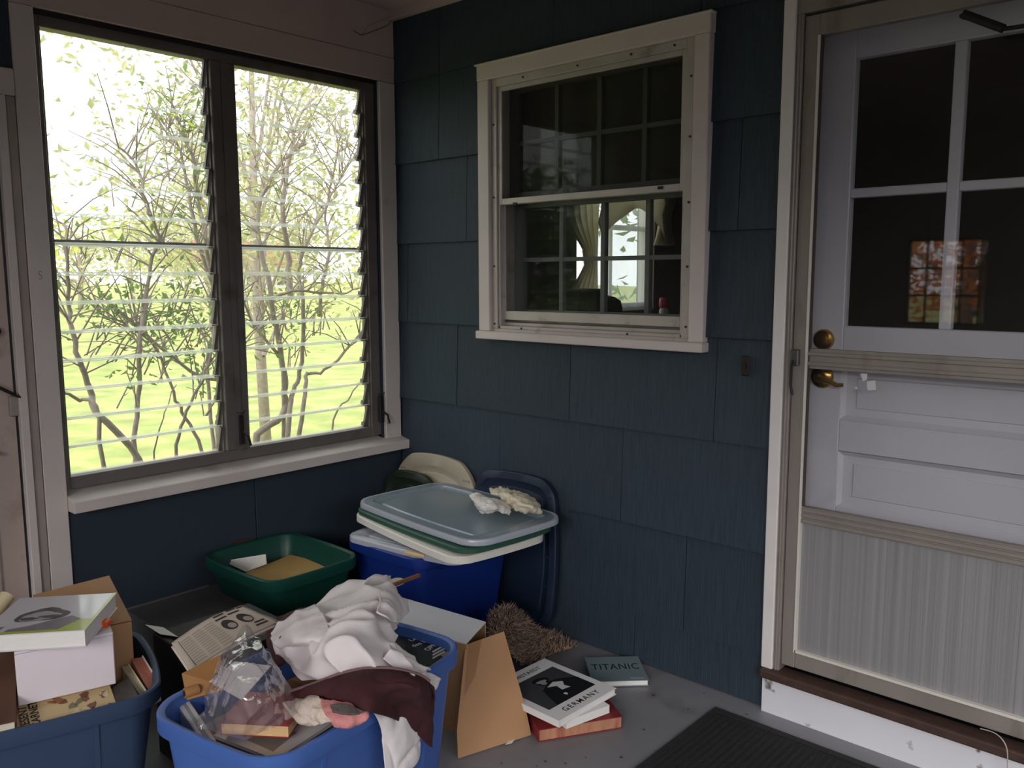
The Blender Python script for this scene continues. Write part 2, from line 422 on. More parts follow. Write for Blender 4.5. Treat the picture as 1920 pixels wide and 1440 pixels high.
# ------------------------------------------------------------------ window_1: jalousie window
fx0, fx1 = -.075, -.022
f = MB()
f.box(fx0, fx1, WY0, WY0 + .020, WA0, WA1); f.box(fx0, fx1, WY1 - .052, WY1, WA0, WA1)
f.box(fx0, fx1, WY0 + .02, WY1 - .052, WA0, .742); f.box(fx0, fx1, WY0 + .02, WY1 - .052, 2.198, WA1)
win1 = struct(f.build('window_1', ALUD, bevel=.002))
win1['label'] = 'two-bay jalousie window of clear glass louvers'
cap = MB().box(-.022, -.008, WY0, WY1, 2.232, 2.246); cap.build('shadow_gap', BLACKM, win1)  # dark strip drawn in place of the shadow gap under the head
ym0, ym1 = -.862, -.762
box('mullion', fx0, -.014, ym0, ym1, .742, 2.198, ALUD, win1, bevel=.003)
box('mullion_channel', -.014, -.008, -.823, -.800, .742, 2.198, ALUD, win1)
for (a, b) in ((WY0 + .02, ym0), (ym1, WY1 - .052)):
    box('screen_rail', -.115, -.098, a - .03, b + .03, 1.520, 1.537, BLACKM, win1)
# sloping sill
s = MB(); s.hexa([(-.10, -1.4585, .632), (.055, -1.4585, .632), (.055, .012, .632), (-.10, .012, .632), (-.10, -1.4585, .702), (.055, -1.4585, .672), (.055, .012, .672), (-.10, .012, .702)])
sill = s.build('window_sill', WHITE, win1, bevel=.004)
# glass louvers
NS = 15; zs = (2.198 - .742) / NS; slat_me = {}
tilt = radians(13)
clip_me = None
for bay, (a, b) in enumerate(((WY0 + .022, ym0 - .002), (ym1 + .002, WY1 - .054))):
    for st, yy in enumerate((a, b)):
        s_ = MB(); s_.box(-.062, -.03, yy - .004, yy + .004, .742, 2.198); s_.build('louver_channel', ALUD, win1)
    for k in range(NS):
        zc = .742 + zs * (k + .5)
        key = bay
        if key not in slat_me:
            h, t = .0545, .0042
            mb = MB(); wy = (b - a) / 2 - .004
            q = -h + .013
            c = [(-t, -wy, -h), (t, -wy, -h), (t, wy, -h), (-t, wy, -h), (-t, -wy, h), (t, -wy, h), (t, wy, h), (-t, wy, h), (-t, -wy, q), (t, -wy, q), (t, wy, q), (-t, wy, q)]
            mb.add(c, [(8, 11, 7, 4), (9, 5, 6, 10)], 0); mb.add(c, [(0, 3, 11, 8), (1, 9, 10, 2)], 2); mb.add(c, [(3, 2, 1, 0), (4, 5, 6, 7), (0, 8, 9, 1), (8, 4, 5, 9), (2, 10, 11, 3), (10, 6, 7, 11)], 1)
            o = mb.build('louver_slat', [SLAT, SLATEDGE, SLATBAND], win1); slat_me[key] = o.data
        else:
            o = bpy.data.objects.new('louver_slat', slat_me[key]); COL.objects.link(o); setparent(o, win1)
        o.location = (-.048, (a + b) / 2, zc); o.rotation_euler = (0, tilt, 0)
        for yy, sg in ((b, -1),):
            if clip_me is None:
                cm = MB(); cm.box(-.006, .006, -.006, .006, -.05, .05); cm.box(-.010, .010, -.003, .010, -.05, -.030)
                oc = cm.build('louver_clip', ALUD, win1); clip_me = oc.data
            else:
                oc = bpy.data.objects.new('louver_clip', clip_me); COL.objects.link(oc); setparent(oc, win1)
            oc.location = (-.046, yy + sg * .010, zc); oc.rotation_euler = (0, tilt * 1.3, 0); oc.scale = (1, sg * (1.5 if bay else .6), 1)
# crank operators
for (px, py0, py1) in ((455, 778, 833), (717, 742, 792)):
    c0 = P(px, py1, x=-.004); c1 = P(px, py0, x=-.004)
    mb = MB(); mb.box(-.016, -.002, c0.y - .012, c0.y + .010, c0.z, c1.z)
    op = mb.build('operator', BLACKM, win1, bevel=.003)
    MB().tube([(.002, c0.y, c0.z + .05), (.02, c0.y + .012, c0.z + .035), (.022, c0.y + .02, c0.z - .004)], .005, 6).build('crank_handle', BLACKM, op)
    MB().tube([(-.004, c0.y - .018, c1.z + .012), (.004, c0.y, c1.z + .006), (-.004, c0.y + .016, c1.z + .016)], .002, 5).build('hook', BLACKM, op)

# ------------------------------------------------------------------ window_2: house window with aluminium storm sashes
c = MB()
c.box(.531, .592, -.028, .02, 1.19, 2.172); c.box(1.502, 1.556, -.028, .02, 1.19, 2.172)
c.box(.528, 1.559, -.029, .02, 2.172, 2.232)
win2 = struct(c.build('window_2', WHITEC, bevel=.003)); win2['label'] = 'white cased sash window with storm panes'
box('head_drip', .522, 1.565, -.036, -.0, 2.229, 2.236, WHITEC, win2, bevel=.002)
box('sill_board', .522, 1.561, -.040, .02, 1.158, 1.190, WHITEC, win2, bevel=.003)
s = MB(); s.hexa([(.592, -.012, 1.190), (1.502, -.012, 1.190), (1.502, .10, 1.190), (.592, .10, 1.190), (.592, -.012, 1.200), (1.502, -.012, 1.200), (1.502, .10, 1.245), (.592, .10, 1.245)])
s.build('sloping_sill', ALUW, win2)
sf = MB()
sf.box(.592, .620, -.012, .10, 1.20, 2.172); sf.box(1.466, 1.502, -.012, .10, 1.20, 2.172); sf.box(.62, 1.466, -.012, .10, 2.142, 2.172)
sf.box(.620, .630, -.004, .03, 1.20, 2.142); sf.box(1.456, 1.466, -.004, .03, 1.20, 2.142)
sf.build('storm_frame', ALUW, win2, bevel=.002)
for i in range(3):
    zz = 1.2 + i * .013; box('sill_rib', .60, 1.495, -.004 + i * .028, .004 + i * .028, zz + .002, zz + .012, ALUW, win2)
# storm sashes: upper outside, lower inside
for nm, z0, z1, y, gm in (('upper_storm_sash', 1.690, 2.142, .004, GLASS2), ('lower_storm_sash', 1.236, 1.708, .022, GLASS2)):
    m_ = MB(); t0, t1 = y - .007, y + .007
    m_.box(.624, .640, t0, t1, z0, z1); m_.box(1.444, 1.464, t0, t1, z0, z1)
    bt = .024 if 'upper' in nm else .036
    m_.box(.640, 1.444, t0, t1, z0, z0 + bt); m_.box(.640, 1.444, t0, t1, z1 - .018, z1)
    so = m_.build(nm, ALUW, win2, bevel=.0015)
    MB().add([(.640, y, z0), (1.444, y, z0), (1.444, y, z1), (.640, y, z1)], [(0, 1, 2, 3)]).build('pane', gm, so)
for (xx, zz) in ((.70, 1.685), (1.36, 1.70)):
    box('latch_tab', xx, xx + .02, -.006, .0, zz, zz + .01, BLACKM, win2)
# screw heads around the storm frame
sm = None
for (xx, zz) in [(.606, 2.0), (.606, 1.72), (.606, 1.45), (.606, 1.22), (1.485, 2.05), (1.485, 1.86), (1.485, 1.65), (1.485, 1.44), (1.485, 1.24), (.76, 2.157), (1.02, 2.157), (1.25, 2.157), (1.42, 2.157), (.75, 1.206), (1.25, 1.206)]:
    if sm is None: o = MB().tube([(0, 0, 0), (0, -.003, 0)], .004, 8).build('screw', BLACKM, win2); sm = o.data
    else: o = bpy.data.objects.new('screw', sm); COL.objects.link(o); setparent(o, win2)
    o.location = (xx, -.012, zz)
# inner wooden sashes with muntins
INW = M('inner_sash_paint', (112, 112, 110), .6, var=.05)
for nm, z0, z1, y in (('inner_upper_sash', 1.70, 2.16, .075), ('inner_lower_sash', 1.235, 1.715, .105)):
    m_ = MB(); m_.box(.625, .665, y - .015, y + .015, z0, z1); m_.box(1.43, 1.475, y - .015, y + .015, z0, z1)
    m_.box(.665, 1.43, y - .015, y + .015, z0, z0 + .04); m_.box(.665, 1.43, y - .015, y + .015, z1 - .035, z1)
    INM = INW if 'lower' in nm else M('unlit_sash_paint', (70, 66, 60), .6)  # upper sash colour darkened so that it reads as unlit
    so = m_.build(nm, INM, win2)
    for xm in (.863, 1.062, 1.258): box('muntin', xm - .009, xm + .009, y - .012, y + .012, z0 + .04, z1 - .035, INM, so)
    zm = (z0 + z1) / 2; box('muntin', .665, 1.43, y - .010, y + .010, zm - .008, zm + .008, INM, so)
    MB().add([(.66, y, z0 + .03), (1.44, y, z0 + .03), (1.44, y, z1 - .03), (.66, y, z1 - .03)], [(0, 1, 2, 3)]).build('pane', GLASS, so)

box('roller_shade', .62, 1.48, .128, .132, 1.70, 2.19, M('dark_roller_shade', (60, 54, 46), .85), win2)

# ------------------------------------------------------------------ door_3 (inner panelled door), door_2 (storm door)
yD = .09
d3 = MB()
lx0, lx1, lx2, lx3 = 1.972, 2.240, 2.272, 2.540
d3.box(1.872, lx0, yD, yD + .04, .17, 2.16)                       # left stile
d3.box(lx3, 2.66, yD, yD + .04, .17, 2.16)                        # right stile
d3.box(lx0, lx3, yD, yD + .04, 2.043, 2.16); d3.box(lx0, lx3, yD, yD + .04, 1.135, 1.256)
d3.box(lx0, lx3, yD, yD + .04, .868, .967); d3.box(lx0, lx3, yD, yD + .04, .585, .690); d3.box(lx0, lx3, yD, yD + .04, .17, .36)
door_in = struct(d3.build('door_3', DOORW, bevel=.003)); door_in['label'] = 'white panelled inner door with glass lites'
box('vertical_muntin', lx1, lx2, yD + .002, yD + .036, 1.256, 2.043, DOORW, door_in, bevel=.004)
for (a, b) in ((lx0, lx1), (lx2, lx3)):
    box('horizontal_muntin', a, b, yD + .003, yD + .035, 1.640, 1.667, DOORW, door_in, bevel=.004)
    for (z0, z1) in ((1.256, 1.640), (1.667, 2.043)):
        MB().add([(a, yD + .02, z0), (b, yD + .02, z0), (b, yD + .02, z1), (a, yD + .02, z1)], [(0, 1, 2, 3)]).build('pane', GLASS, door_in)
for (z0, z1) in ((.967, 1.135), (.690, .868), (.36, .585)):
    m_ = MB(); g = .045
    o4 = [(lx0, yD, z0), (lx3, yD, z0), (lx3, yD, z1), (lx0, yD, z1)]; i4 = [(lx0 + .014, yD + .014, z0 + .014), (lx3 - .014, yD + .014, z0 + .014), (lx3 - .014, yD + .014, z1 - .014), (lx0 + .014, yD + .014, z1 - .014)]
    j4 = [(lx0 + g, yD + .016, z0 + g * .8), (lx3 - g, yD + .016, z0 + g * .8), (lx3 - g, yD + .016, z1 - g * .8), (lx0 + g, yD + .016, z1 - g * .8)]
    k4 = [(lx0 + g + .003, yD + .010, z0 + g * .8 + .003), (lx3 - g - .003, yD + .010, z0 + g * .8 + .003), (lx3 - g - .003, yD + .010, z1 - g * .8 - .003), (lx0 + g + .003, yD + .010, z1 - g * .8 - .003)]
    m_.loft([[V(p) for p in q] for q in (o4, i4, j4, k4)], cap0=False)
    m_.build('panel', DOORW, door_in)
# deadbolt and lever
def lathe(profile, n=24):
    mb = MB(); mb.loft([[V((r * cos(2 * pi * k / n), -h, r * sin(2 * pi * k / n))) for k in range(n)] for r, h in profile]); return mb
o = lathe([(.033, 0), (.033, .004), (.029, .010), (.022, .012), (.021, .018), (.004, .020)]).build('deadbolt', BRASS, door_in, smooth=True); o.location = (1.914, yD, 1.212)
o['label'] = 'round brass deadbolt'
o = lathe([(.036, 0), (.036, .004), (.031, .010), (.016, .014), (.013, .042), (.004, .046)]).build('lever_handle', BRASS, door_in, smooth=True); o.location = (1.914, yD, 1.096)
o['label'] = 'brass lever door handle'
lv = MB().tube([(0, -.038, 0), (.03, -.042, -.006), (.062, -.040, -.018), (.080, -.036, -.016)], [.010, .009, .007, .006], 8).build('lever', BRASS, o, smooth=True, local=True)
# storm door
YS = -.012
d2 = MB(); sx0, sx1 = 1.860, 1.904; dx1 = 2.67
d2.box(sx0, sx1, YS, YS + .03, .172, 2.160); d2.box(dx1 - .045, dx1, YS, YS + .03, .172, 2.160)
d2.box(sx1, dx1 - .045, YS, YS + .03, 2.100, 2.160); d2.box(sx1, dx1 - .045, YS + .002, YS + .03, .172, .224)
storm = struct(d2.build('door_2', ALU, bevel=.002)); storm['label'] = 'weathered aluminium storm door with ribbed kick plate'
for (z0, z1, nl) in ((1.130, 1.190, 2), (.646, .698, 3)):
    r_ = MB(); r_.box(sx1, dx1 - .045, YS + .004, YS + .026, z0, z1)
    rr = r_.build('rail', ALU, storm)
    for i in range(nl):
        zz = z0 + (z1 - z0) * (i + .5) / nl; box('rail_rib', sx1, dx1 - .045, YS - .001, YS + .006, zz - .006, zz + .006, ALU, rr, bevel=.0015)
box('kick_plate', sx1, dx1 - .045, YS + .012, YS + .018, .224, .646, KICK, storm)
bead = M('pale_glazing_bead', (214, 208, 200), .5)
b_ = MB(); b_.box(sx1 - .004, sx1 + .003, YS - .003, YS + .012, .224, 2.10); b_.build('glazing_bead', bead, storm)
b_ = MB(); b_.box(sx1, dx1 - .045, YS - .003, YS + .012, .224, .232); b_.build('glazing_bead', bead, storm)
box('gasket', sx1 + .003, sx1 + .008, YS + .002, YS + .014, .70, 2.10, M('dark_gasket', (70, 62, 58), .7), storm)
for (z0, z1) in ((.698, 1.130), (1.190, 2.100)):
    MB().add([(sx1, YS + .014, z0), (dx1 - .045, YS + .014, z0), (dx1 - .045, YS + .014, z1), (sx1, YS + .014, z1)], [(0, 1, 2, 3)]).build('pane', GLASSD, storm)
# torn paper remnant of a sticker on the lower pane
def onD(px, py): return P(px, py, y=YS + .012)
stk = M('sticker_paper', (205, 205, 206), .7)
for poly in ([(1613, 700), (1627, 701), (1625, 712), (1618, 715)], [(1625, 716), (1641, 713), (1643, 731), (1627, 732)], [(1601, 728), (1607, 724), (1608, 730)]):
    MB().add([onD(*q) for q in poly], [tuple(range(len(poly)))]).build('sticker_scrap', stk, storm)
# latch
l0 = P(1494, 668, y=YS)
lt = MB(); lt.box(l0.x - .012, l0.x + .012, YS - .020, YS, l0.z - .028, l0.z + .022)
lt = lt.build('latch', STEEL, storm, bevel=.003)
MB().tube([(l0.x - .004, YS - .022, l0.z - .012), (l0.x - .002, YS - .034, l0.z - .035), (l0.x - .002, YS - .034, l0.z - .085), (l0.x + .006, YS - .036, l0.z - .115)], .0042, 7).build('latch_lever', BLACKM, lt)
# closer arm at the top
ca, cbb = P(1806, 26, y=-.05), P(1882, 54, y=-.05)
cl = MB().tube([ca, cbb], .011, 10).build('closer', BLACKM, storm, smooth=True)
MB().tube([ca + V((-.004, 0, -.004)), ca + V((-.006, .04, .0))], .006, 6).build('closer_bracket', BLACKM, cl)
MB().tube([cbb, P(1900, 52, y=-.05), P(1960, 42, y=-.05)], .0055, 6).build('closer_rod', BLACKM, cl)
# casing, head, threshold, step
c = MB(); c.box(1.800, 1.838, -.03, .02, .150, 2.215); c.box(1.800, 2.745, -.03, .02, 2.215, 2.30); c.box(2.702, 2.745, -.03, .02, .150, 2.215)
cs = struct(c.build('trim_9', WHITE2, bevel=.003))
c = MB(); c.box(1.838, 1.858, -.022, .03, .150, 2.168); c.box(1.838, 2.70, -.022, .03, 2.168, 2.215); c.box(1.844, 1.850, -.026, -.02, .15, 2.168)
struct(c.build('trim_10', ALU, bevel=.002))
struct(box('trim_11', 1.803, 2.80, -.050, .02, .122, .152, RUST, bevel=.006))
st = MB(); st.box(1.806, 2.80, -.026, .010, .0, .122)
struct(st.build('trim_12', RISER))
# ------------------------------------------------------------------ door_1 (side door in the left wall)
DW = M('dirty_side_door_paint', (178, 160, 152), .55, var=.08, vscale=4, dirt=(130, 112, 104), dscale=8, dlo=.55, dhi=.8)
m_ = MB(); m_.box(-.05, -.018, DY0 + .01, -1.588, .02, 1.962)
door1 = struct(m_.build('door_1', DW, bevel=.002)); door1['label'] = 'dull white side door with metal latch'
for (z0, z1) in ((.12, .62), (1.12, 1.62)):
    box('raised_panel', -.018, -.011, DY0 + .12, -1.665, z0, z1, DW, door1, bevel=.005)
lp = P(30, 745, x=-.005)
l_ = MB(); l_.box(-.018, -.002, lp.y - .02, lp.y + .012, lp.z - .06, lp.z + .005); l_ = l_.build('latch_plate', ALU, door1, bevel=.003)
MB().tube([(0, lp.y + .012, lp.z + .03), (.008, lp.y + .006, lp.z + .0), (.004, lp.y - .01, lp.z + .012), (.0, lp.y - .06, lp.z + .045)], .006, 6).build('latch_hook', BLACKM, l_)
MB().tube([(-.018, lp.y - .07, lp.z - .17), (.004, lp.y - .07, lp.z - .17)], .008, 8).build('bolt_head', BLACKM, door1)
MB().tube([(-.018, -1.63, 1.245), (-.004, -1.63, 1.245)], .016, 8).build('knob', BLACKM, door1)

# ------------------------------------------------------------------ the room behind the house wall
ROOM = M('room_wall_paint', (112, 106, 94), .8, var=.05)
rx0, rx1, ry1 = 0, 3.4, 3.9
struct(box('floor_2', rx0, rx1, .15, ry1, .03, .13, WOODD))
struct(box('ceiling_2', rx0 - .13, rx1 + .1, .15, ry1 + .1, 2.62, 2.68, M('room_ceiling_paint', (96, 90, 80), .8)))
def wo(name, axis, c0, c1, u0, u1, holes): 
    mb = MB(); rs = [(u0, u1, -.4, 2.65)]
    for h in holes: rs = [q for r in rs for q in cut_rect(r, h)]
    for (a, b, cc, d) in rs:
        if axis == 'x': mb.box(c0, c1, a, b, cc, d)
        else: mb.box(a, b, c0, c1, cc, d)
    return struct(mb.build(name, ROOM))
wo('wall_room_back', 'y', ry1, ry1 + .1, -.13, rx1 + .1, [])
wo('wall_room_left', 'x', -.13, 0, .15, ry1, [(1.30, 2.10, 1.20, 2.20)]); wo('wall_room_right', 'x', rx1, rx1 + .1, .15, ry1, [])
grid_window('window_8', 'x', -.06, 1.30, 2.10, 1.20, 2.20, 2, 2, WHITE2, .045, .03)
portal('portal_room', (-.2, 1.7, 1.7), (1, 1.7, 1.7), .8, 1.0)
CURT = M('sheer_curtain_cloth', (235, 230, 215), .8, trans=.5)
def curtain(name, ys, z0, z1, xc, lab, pinch=None):
    n = 40; mb = MB(); vs = []; nz = 14
    for j in range(nz):
        t = j / (nz - 1); z = z0 + (z1 - z0) * t
        for i in range(n):
            s_ = i / (n - 1); y = ys[0] + (ys[1] - ys[0]) * s_
            if pinch:
                zp, yp, amt = pinch; k = math.exp(-((z - zp) / .16) ** 2) * amt
                y = y + (yp - y) * k
            vs.append((xc + .014 * sin(s_ * 34), y, z))
    mb.add(vs, [(j * n + i, j * n + i + 1, (j + 1) * n + i + 1, (j + 1) * n + i) for j in range(nz - 1) for i in range(n - 1)])
    o = mb.build(name, CURT, smooth=2); o.modifiers.new('t', 'SOLIDIFY').thickness = .002
    return tag(o, lab, 'curtain', 'white curtains in the kitchen behind the sash window')
curtain('curtain', (1.13, 1.46), 1.12, 2.26, .03, 'white tied-back curtain left of the kitchen window', (1.50, 1.44, .7))
curtain('curtain', (2.00, 2.32), 1.60, 2.26, .03, 'short white tied-back curtain right of the kitchen window', (1.75, 2.16, .6))
vs = []; n = 40
for j in range(10):
    for i in range(n):
        s_ = i / (n - 1); drop = .62 - .16 * sin(pi * s_)
        vs.append((.075 + .015 * sin(j * 2.2 + 2 * sin(s_ * 7)), 1.42 + .66 * s_, 2.26 - drop * j / 9 - .03 * sin(s_ * pi * 2) * j / 9))
mb = MB().add(vs, [(j * n + i, j * n + i + 1, (j + 1) * n + i + 1, (j + 1) * n + i) for j in range(9) for i in range(n - 1)])
o = mb.build('valance', CURT, smooth=2); o.modifiers.new('t', 'SOLIDIFY').thickness = .002
tag(o, 'white swag valance across the top of the kitchen window', 'valance')
SHEER = film('sheer_voile', (236, 238, 240), .0, haze=.55, hazecol=(216, 220, 226), rough=.6, fmax=.02)
vs = [(.010 + .008 * sin(i * .9), 1.34 + .72 * i / 39, z) for z in (1.22, 2.2) for i in range(40)]
o = MB().add(vs, [(i, i + 1, 41 + i, 40 + i) for i in range(39)]).build('sheer_curtain', SHEER, smooth=2)
tag(o, 'thin sheer curtain hanging straight across the kitchen window', 'curtain')
cab = thing('cabinet', (.3, 1.8, .13), 'dark kitchen counter in the room behind the sash window', 'cabinet')
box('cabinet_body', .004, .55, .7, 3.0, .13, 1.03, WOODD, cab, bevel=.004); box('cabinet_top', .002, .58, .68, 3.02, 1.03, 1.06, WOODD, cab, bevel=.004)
DK = M('dark_grey_case', (42, 42, 44), .6)
b0 = P(1086, 578, x=.40); b1 = P(1130, 541, x=.40)
rc = thing('radio', (.33, b0.y, 1.06), 'dark square case on the counter behind the sash window', 'radio')
box('case', .27, .40, b0.y, b1.y, 1.06, b1.z, DK, rc, bevel=.01); MB().tube([(.40, b0.y + .05, 1.15), (.412, b0.y + .05, 1.15)], .02, 12).build('dial', STEEL, rc)
b0 = P(1134, 578, x=.40); b1 = P(1172, 558, x=.40)
mb = MB(); mb.loft([rrect(.07 * s_, (b1.y - b0.y) / 2 * s_, .03 * s_, z=zz, cx=.33, cy=(b0.y + b1.y) / 2) for s_, zz in ((.8, 1.06), (1, 1.12), (1.0, 1.24), (.9, 1.28), (.6, 1.30), (.2, 1.31))])
tag(mb.build('canister', DK, smooth=True), 'low dark rounded canister beside the dark case', 'canister')
b0 = P(1245, 575, x=.3)
rj = thing('jar', (.3, b0.y, 1.06), 'tall jar with a red top on the counter behind the sash window', 'jar')
RED = M('red_jar', (196, 50, 62), .35)
def vlathe(prof, c, n=20):
    mb = MB(); mb.loft([[V((c[0] + r * cos(2 * pi * k / n), c[1] + r * sin(2 * pi * k / n), c[2] + h)) for k in range(n)] for r, h in prof]); return mb
vlathe([(.02, 0), (.026, .01), (.028, .15), (.02, .165)], (.3, b0.y, 1.06)).build('jar_body', WHITE2, rj, smooth=True)
vlathe([(.026, .165), (.028, .18), (.028, .215), (.022, .225)], (.3, b0.y, 1.06)).build('jar_lid', RED, rj, smooth=True)

# ------------------------------------------------------------------ outdoors
LAWN = M('lawn_grass', (152, 164, 88), .9, var=.32, vscale=2.2, dirt=(196, 176, 112), dscale=2.2, dlo=.5, dhi=.72, bump=.5, bscale=40)
GZ = -.38
g_ = MB(); n = 24
for i in range(n + 1):
    for j in range(n + 1):
        x, y = -70 + 140 * i / n, -70 + 140 * j / n
        rise = max(0, -x - 12) * .022
        g_.v.append((x, y, GZ + rise))
g_.f = [(i * (n + 1) + j, (i + 1) * (n + 1) + j, (i + 1) * (n + 1) + j + 1, i * (n + 1) + j + 1) for i in range(n) for j in range(n)]; g_.m = [0] * len(g_.f)
struct(g_.build('lawn', LAWN))
DGROUND = M('added_dark_ground', (70, 68, 68), .9, var=.15, vscale=6)  # dark ground added to cut light bouncing up into the porch
struct(box('floor_added_dark', -1.5, 22, -22, Y0 - .1, GZ - .05, GZ + .015, DGROUND)); struct(box('floor_added_dark_side', X1 + .1, 22, Y0 - .1, 12, GZ - .05, GZ + .015, DGROUND))
BARK = M('grey_brown_bark', (158, 145, 136), .85, var=.25, vscale=30, bump=.5, bscale=60)
LEAF = [M('leaf_green', (112, 144, 62), .55, var=.35, vscale=6, trans=.45), M('leaf_yellow_green', (196, 204, 100), .55, var=.3, vscale=6, trans=.45),
        M('leaf_olive', (186, 186, 140), .6, var=.25, vscale=5, trans=.4), M('leaf_orange', (244, 160, 84), .6, var=.2, vscale=1.2, trans=.6)]
def leaves(name, pts, size, mat, parent, rnd, droop=.3):
    mb = MB()
    for p in pts:
        L = size * rnd.uniform(.6, 1.25); W = L * rnd.uniform(.38, .55)
        d = V((rnd.gauss(0, 1), rnd.gauss(0, 1), rnd.gauss(-droop, .6))).normalized(); s_ = d.cross(V((rnd.gauss(0, .5), rnd.gauss(0, .5), 1))).normalized()
        nn_ = d.cross(s_) * W * .25; p = V(p)
        mb.add([p, p + d * L * .5 + s_ * W * .5 + nn_, p + d * L, p + d * L * .5 - s_ * W * .5 + nn_], [(0, 1, 2), (0, 2, 3)])
    o = mb.build(name, mat, parent); o['kind'] = 'stuff'; return o
def shrub(label, stems, X, base, rnd, leafspec, seedtwig=3, zthin=9, clumps=()):
    t = thing('shrub', base, label, 'shrub', 'shrubs outside the louvered window')
    twig_pts = []
    for (pts, r, xo) in stems:
        q = [P(a, b, x=X + xo + .05 * sin(a * .05 + b * .03)) for a, b in pts]
        low = q[0]
        if low.z < 1.05:
            k = V((base[0], base[1] + (low.y - base[1]) * .35, GZ)); q = [k, (k + low) / 2 + V((0, (low.y - base[1]) * .12, 0))] + q
        n_ = len(q); B = catmull([[tuple(p)] * 2 for p in q], n_ * 4, 2)[:, 0]
        B = [V(b) + V((rnd.gauss(0, .004), rnd.gauss(0, .004), rnd.gauss(0, .004))) for b in B]
        MB().tube(B, [r * (1.25 - .85 * i / len(B)) for i in range(len(B))], 6).build('stem', BARK, t, smooth=2)
        for i in range(max(2, len(B) // 4), len(B)):
            if B[i].z < .95: continue
            for _ in range(seedtwig):
                if rnd.random() < .5: continue
                d = V((rnd.gauss(0, .6), rnd.gauss(0, .8), rnd.uniform(.1, 1.1))).normalized(); ln = rnd.uniform(.12, .38)
                e1 = B[i] + d * ln * .5 + V((0, 0, .02)); e2 = B[i] + d * ln
                twig_pts.append((B[i], e1, e2))
    tw = MB()
    for a, b, c in twig_pts: tw.tube([a, b, c], [.0045, .0035, .0018], 4, cap=False)
    if twig_pts: tag(tw.build('twigs', BARK, t), kind='stuff')
    for (mat, dens, size, zlo) in leafspec:
        pts = []
        for a, b, c in twig_pts:
            if a.z < zlo: continue
            if a.z > zthin and rnd.random() < .7: continue
            for _ in range(dens):
                if rnd.random() < .45: continue
                f_ = rnd.uniform(.3, 1.05); pts.append(a + (c - a) * f_ + V((rnd.gauss(0, .03), rnd.gauss(0, .03), rnd.gauss(0, .03))))
        leaves('foliage', pts, size, mat, t, rnd)
    for (mat, size, cl) in clumps:
        pts = []; tw2 = MB()
        for (a, b, n_) in cl:
            c_ = P(a, b, x=X + rnd.uniform(-.12, .12))
            for _ in range(3):
                e_ = c_ + V((rnd.gauss(0, .05), rnd.gauss(0, .08), rnd.gauss(0, .04))); tw2.tube([c_ - V((0, rnd.uniform(-.08, .08), .16)), (c_ + e_) / 2 - V((0, 0, .03)), e_], [.004, .003, .0015], 4, cap=False)
            for _ in range(n_): pts.append(c_ + V((rnd.gauss(0, .05), rnd.gauss(0, .075), rnd.gauss(0, .035))))
        leaves('foliage', pts, size, mat, t, rnd); tag(tw2.build('twigs', BARK, t), kind='stuff')
    return t
rnd = random.Random(11)
ST1 = [([(267, 873), (183, 777), (170, 737), (150, 680), (132, 613), (128, 573), (126, 480), (120, 420)], .016, 0), ([(183, 777), (150, 750), (117, 735), (60, 700)], .011, 0),
       ([(252, 840), (260, 747), (262, 647), (273, 547), (290, 470), (302, 448), (278, 392), (257, 312), (222, 271)], .012, -.1),
       ([(327, 860), (347, 780), (380, 710), (400, 640), (420, 560)], .009, .1), ([(290, 860), (300, 800), (330, 720)], .005, .1)]
ST2 = [([(380, 853), (347, 780), (327, 740), (293, 653), (247, 613), (190, 590)], .010, 0), ([(413, 850), (410, 797), (423, 747), (440, 690), (455, 640)], .024, .1),
       ([(440, 730), (420, 717), (360, 697), (280, 633), (240, 600)], .012, 0), ([(430, 600), (400, 520), (385, 450), (371, 358), (361, 299), (340, 236), (323, 194)], .012, -.1),
       ([(400, 540), (370, 450), (351, 347), (337, 281), (309, 233)], .010, -.15), ([(390, 700), (400, 600), (395, 480), (405, 380), (398, 260), (405, 180)], .010, -.2)]
ST3 = [([(479, 824), (528, 781), (534, 735), (531, 695), (520, 620), (500, 520), (483, 409), (509, 335), (544, 287), (572, 268)], .020, 0),
       ([(540, 793), (550, 735), (562, 695), (570, 600), (560, 500), (576, 454), (604, 399), (624, 361), (643, 326), (670, 280)], .014, 0),
       ([(565, 793), (574, 726), (577, 701), (608, 695), (660, 646), (690, 610), (720, 590)], .013, .05), ([(626, 784), (650, 750), (675, 717), (700, 690)], .007, 0),
       ([(596, 594), (605, 530), (617, 469), (610, 400), (630, 300), (640, 220)], .010, -.1), ([(531, 695), (500, 640), (470, 600), (450, 540)], .013, 0),
       ([(545, 560), (540, 480), (530, 400), (540, 320), (560, 220), (600, 170)], .016, -.15), ([(500, 560), (560, 545), (640, 550), (690, 535)], .008, .1)]
shrub('loose green shrub outside the left louver bay', ST1, -.95, (-1.0, -.95, GZ), rnd, [(LEAF[0], 4, .044, 1.1), (LEAF[1], 2, .036, 1.4)], zthin=1.65)
shrub('dense leafy shrub behind the window mullion', ST2, -1.15, (-1.2, -.35, GZ), rnd, [(LEAF[0], 6, .048, .95), (LEAF[1], 3, .038, 1.4)], clumps=[(LEAF[0], .05, [(x_, y_, 16) for x_, y_ in ((205, 572), (250, 590), (300, 585), (345, 565), (385, 590), (330, 625), (400, 635), (265, 640), (225, 615), (290, 660), (365, 660), (405, 560), (185, 600), (310, 540), (270, 555), (350, 600), (375, 690), (235, 700), (400, 720), (345, 520))]), (LEAF[1], .044, [(x_, y_, 12) for x_, y_ in ((300, 205), (340, 225), (285, 190), (380, 205), (395, 250), (330, 280), (240, 325), (280, 335), (360, 330), (180, 420), (240, 430), (130, 410), (300, 420), (390, 400))])])
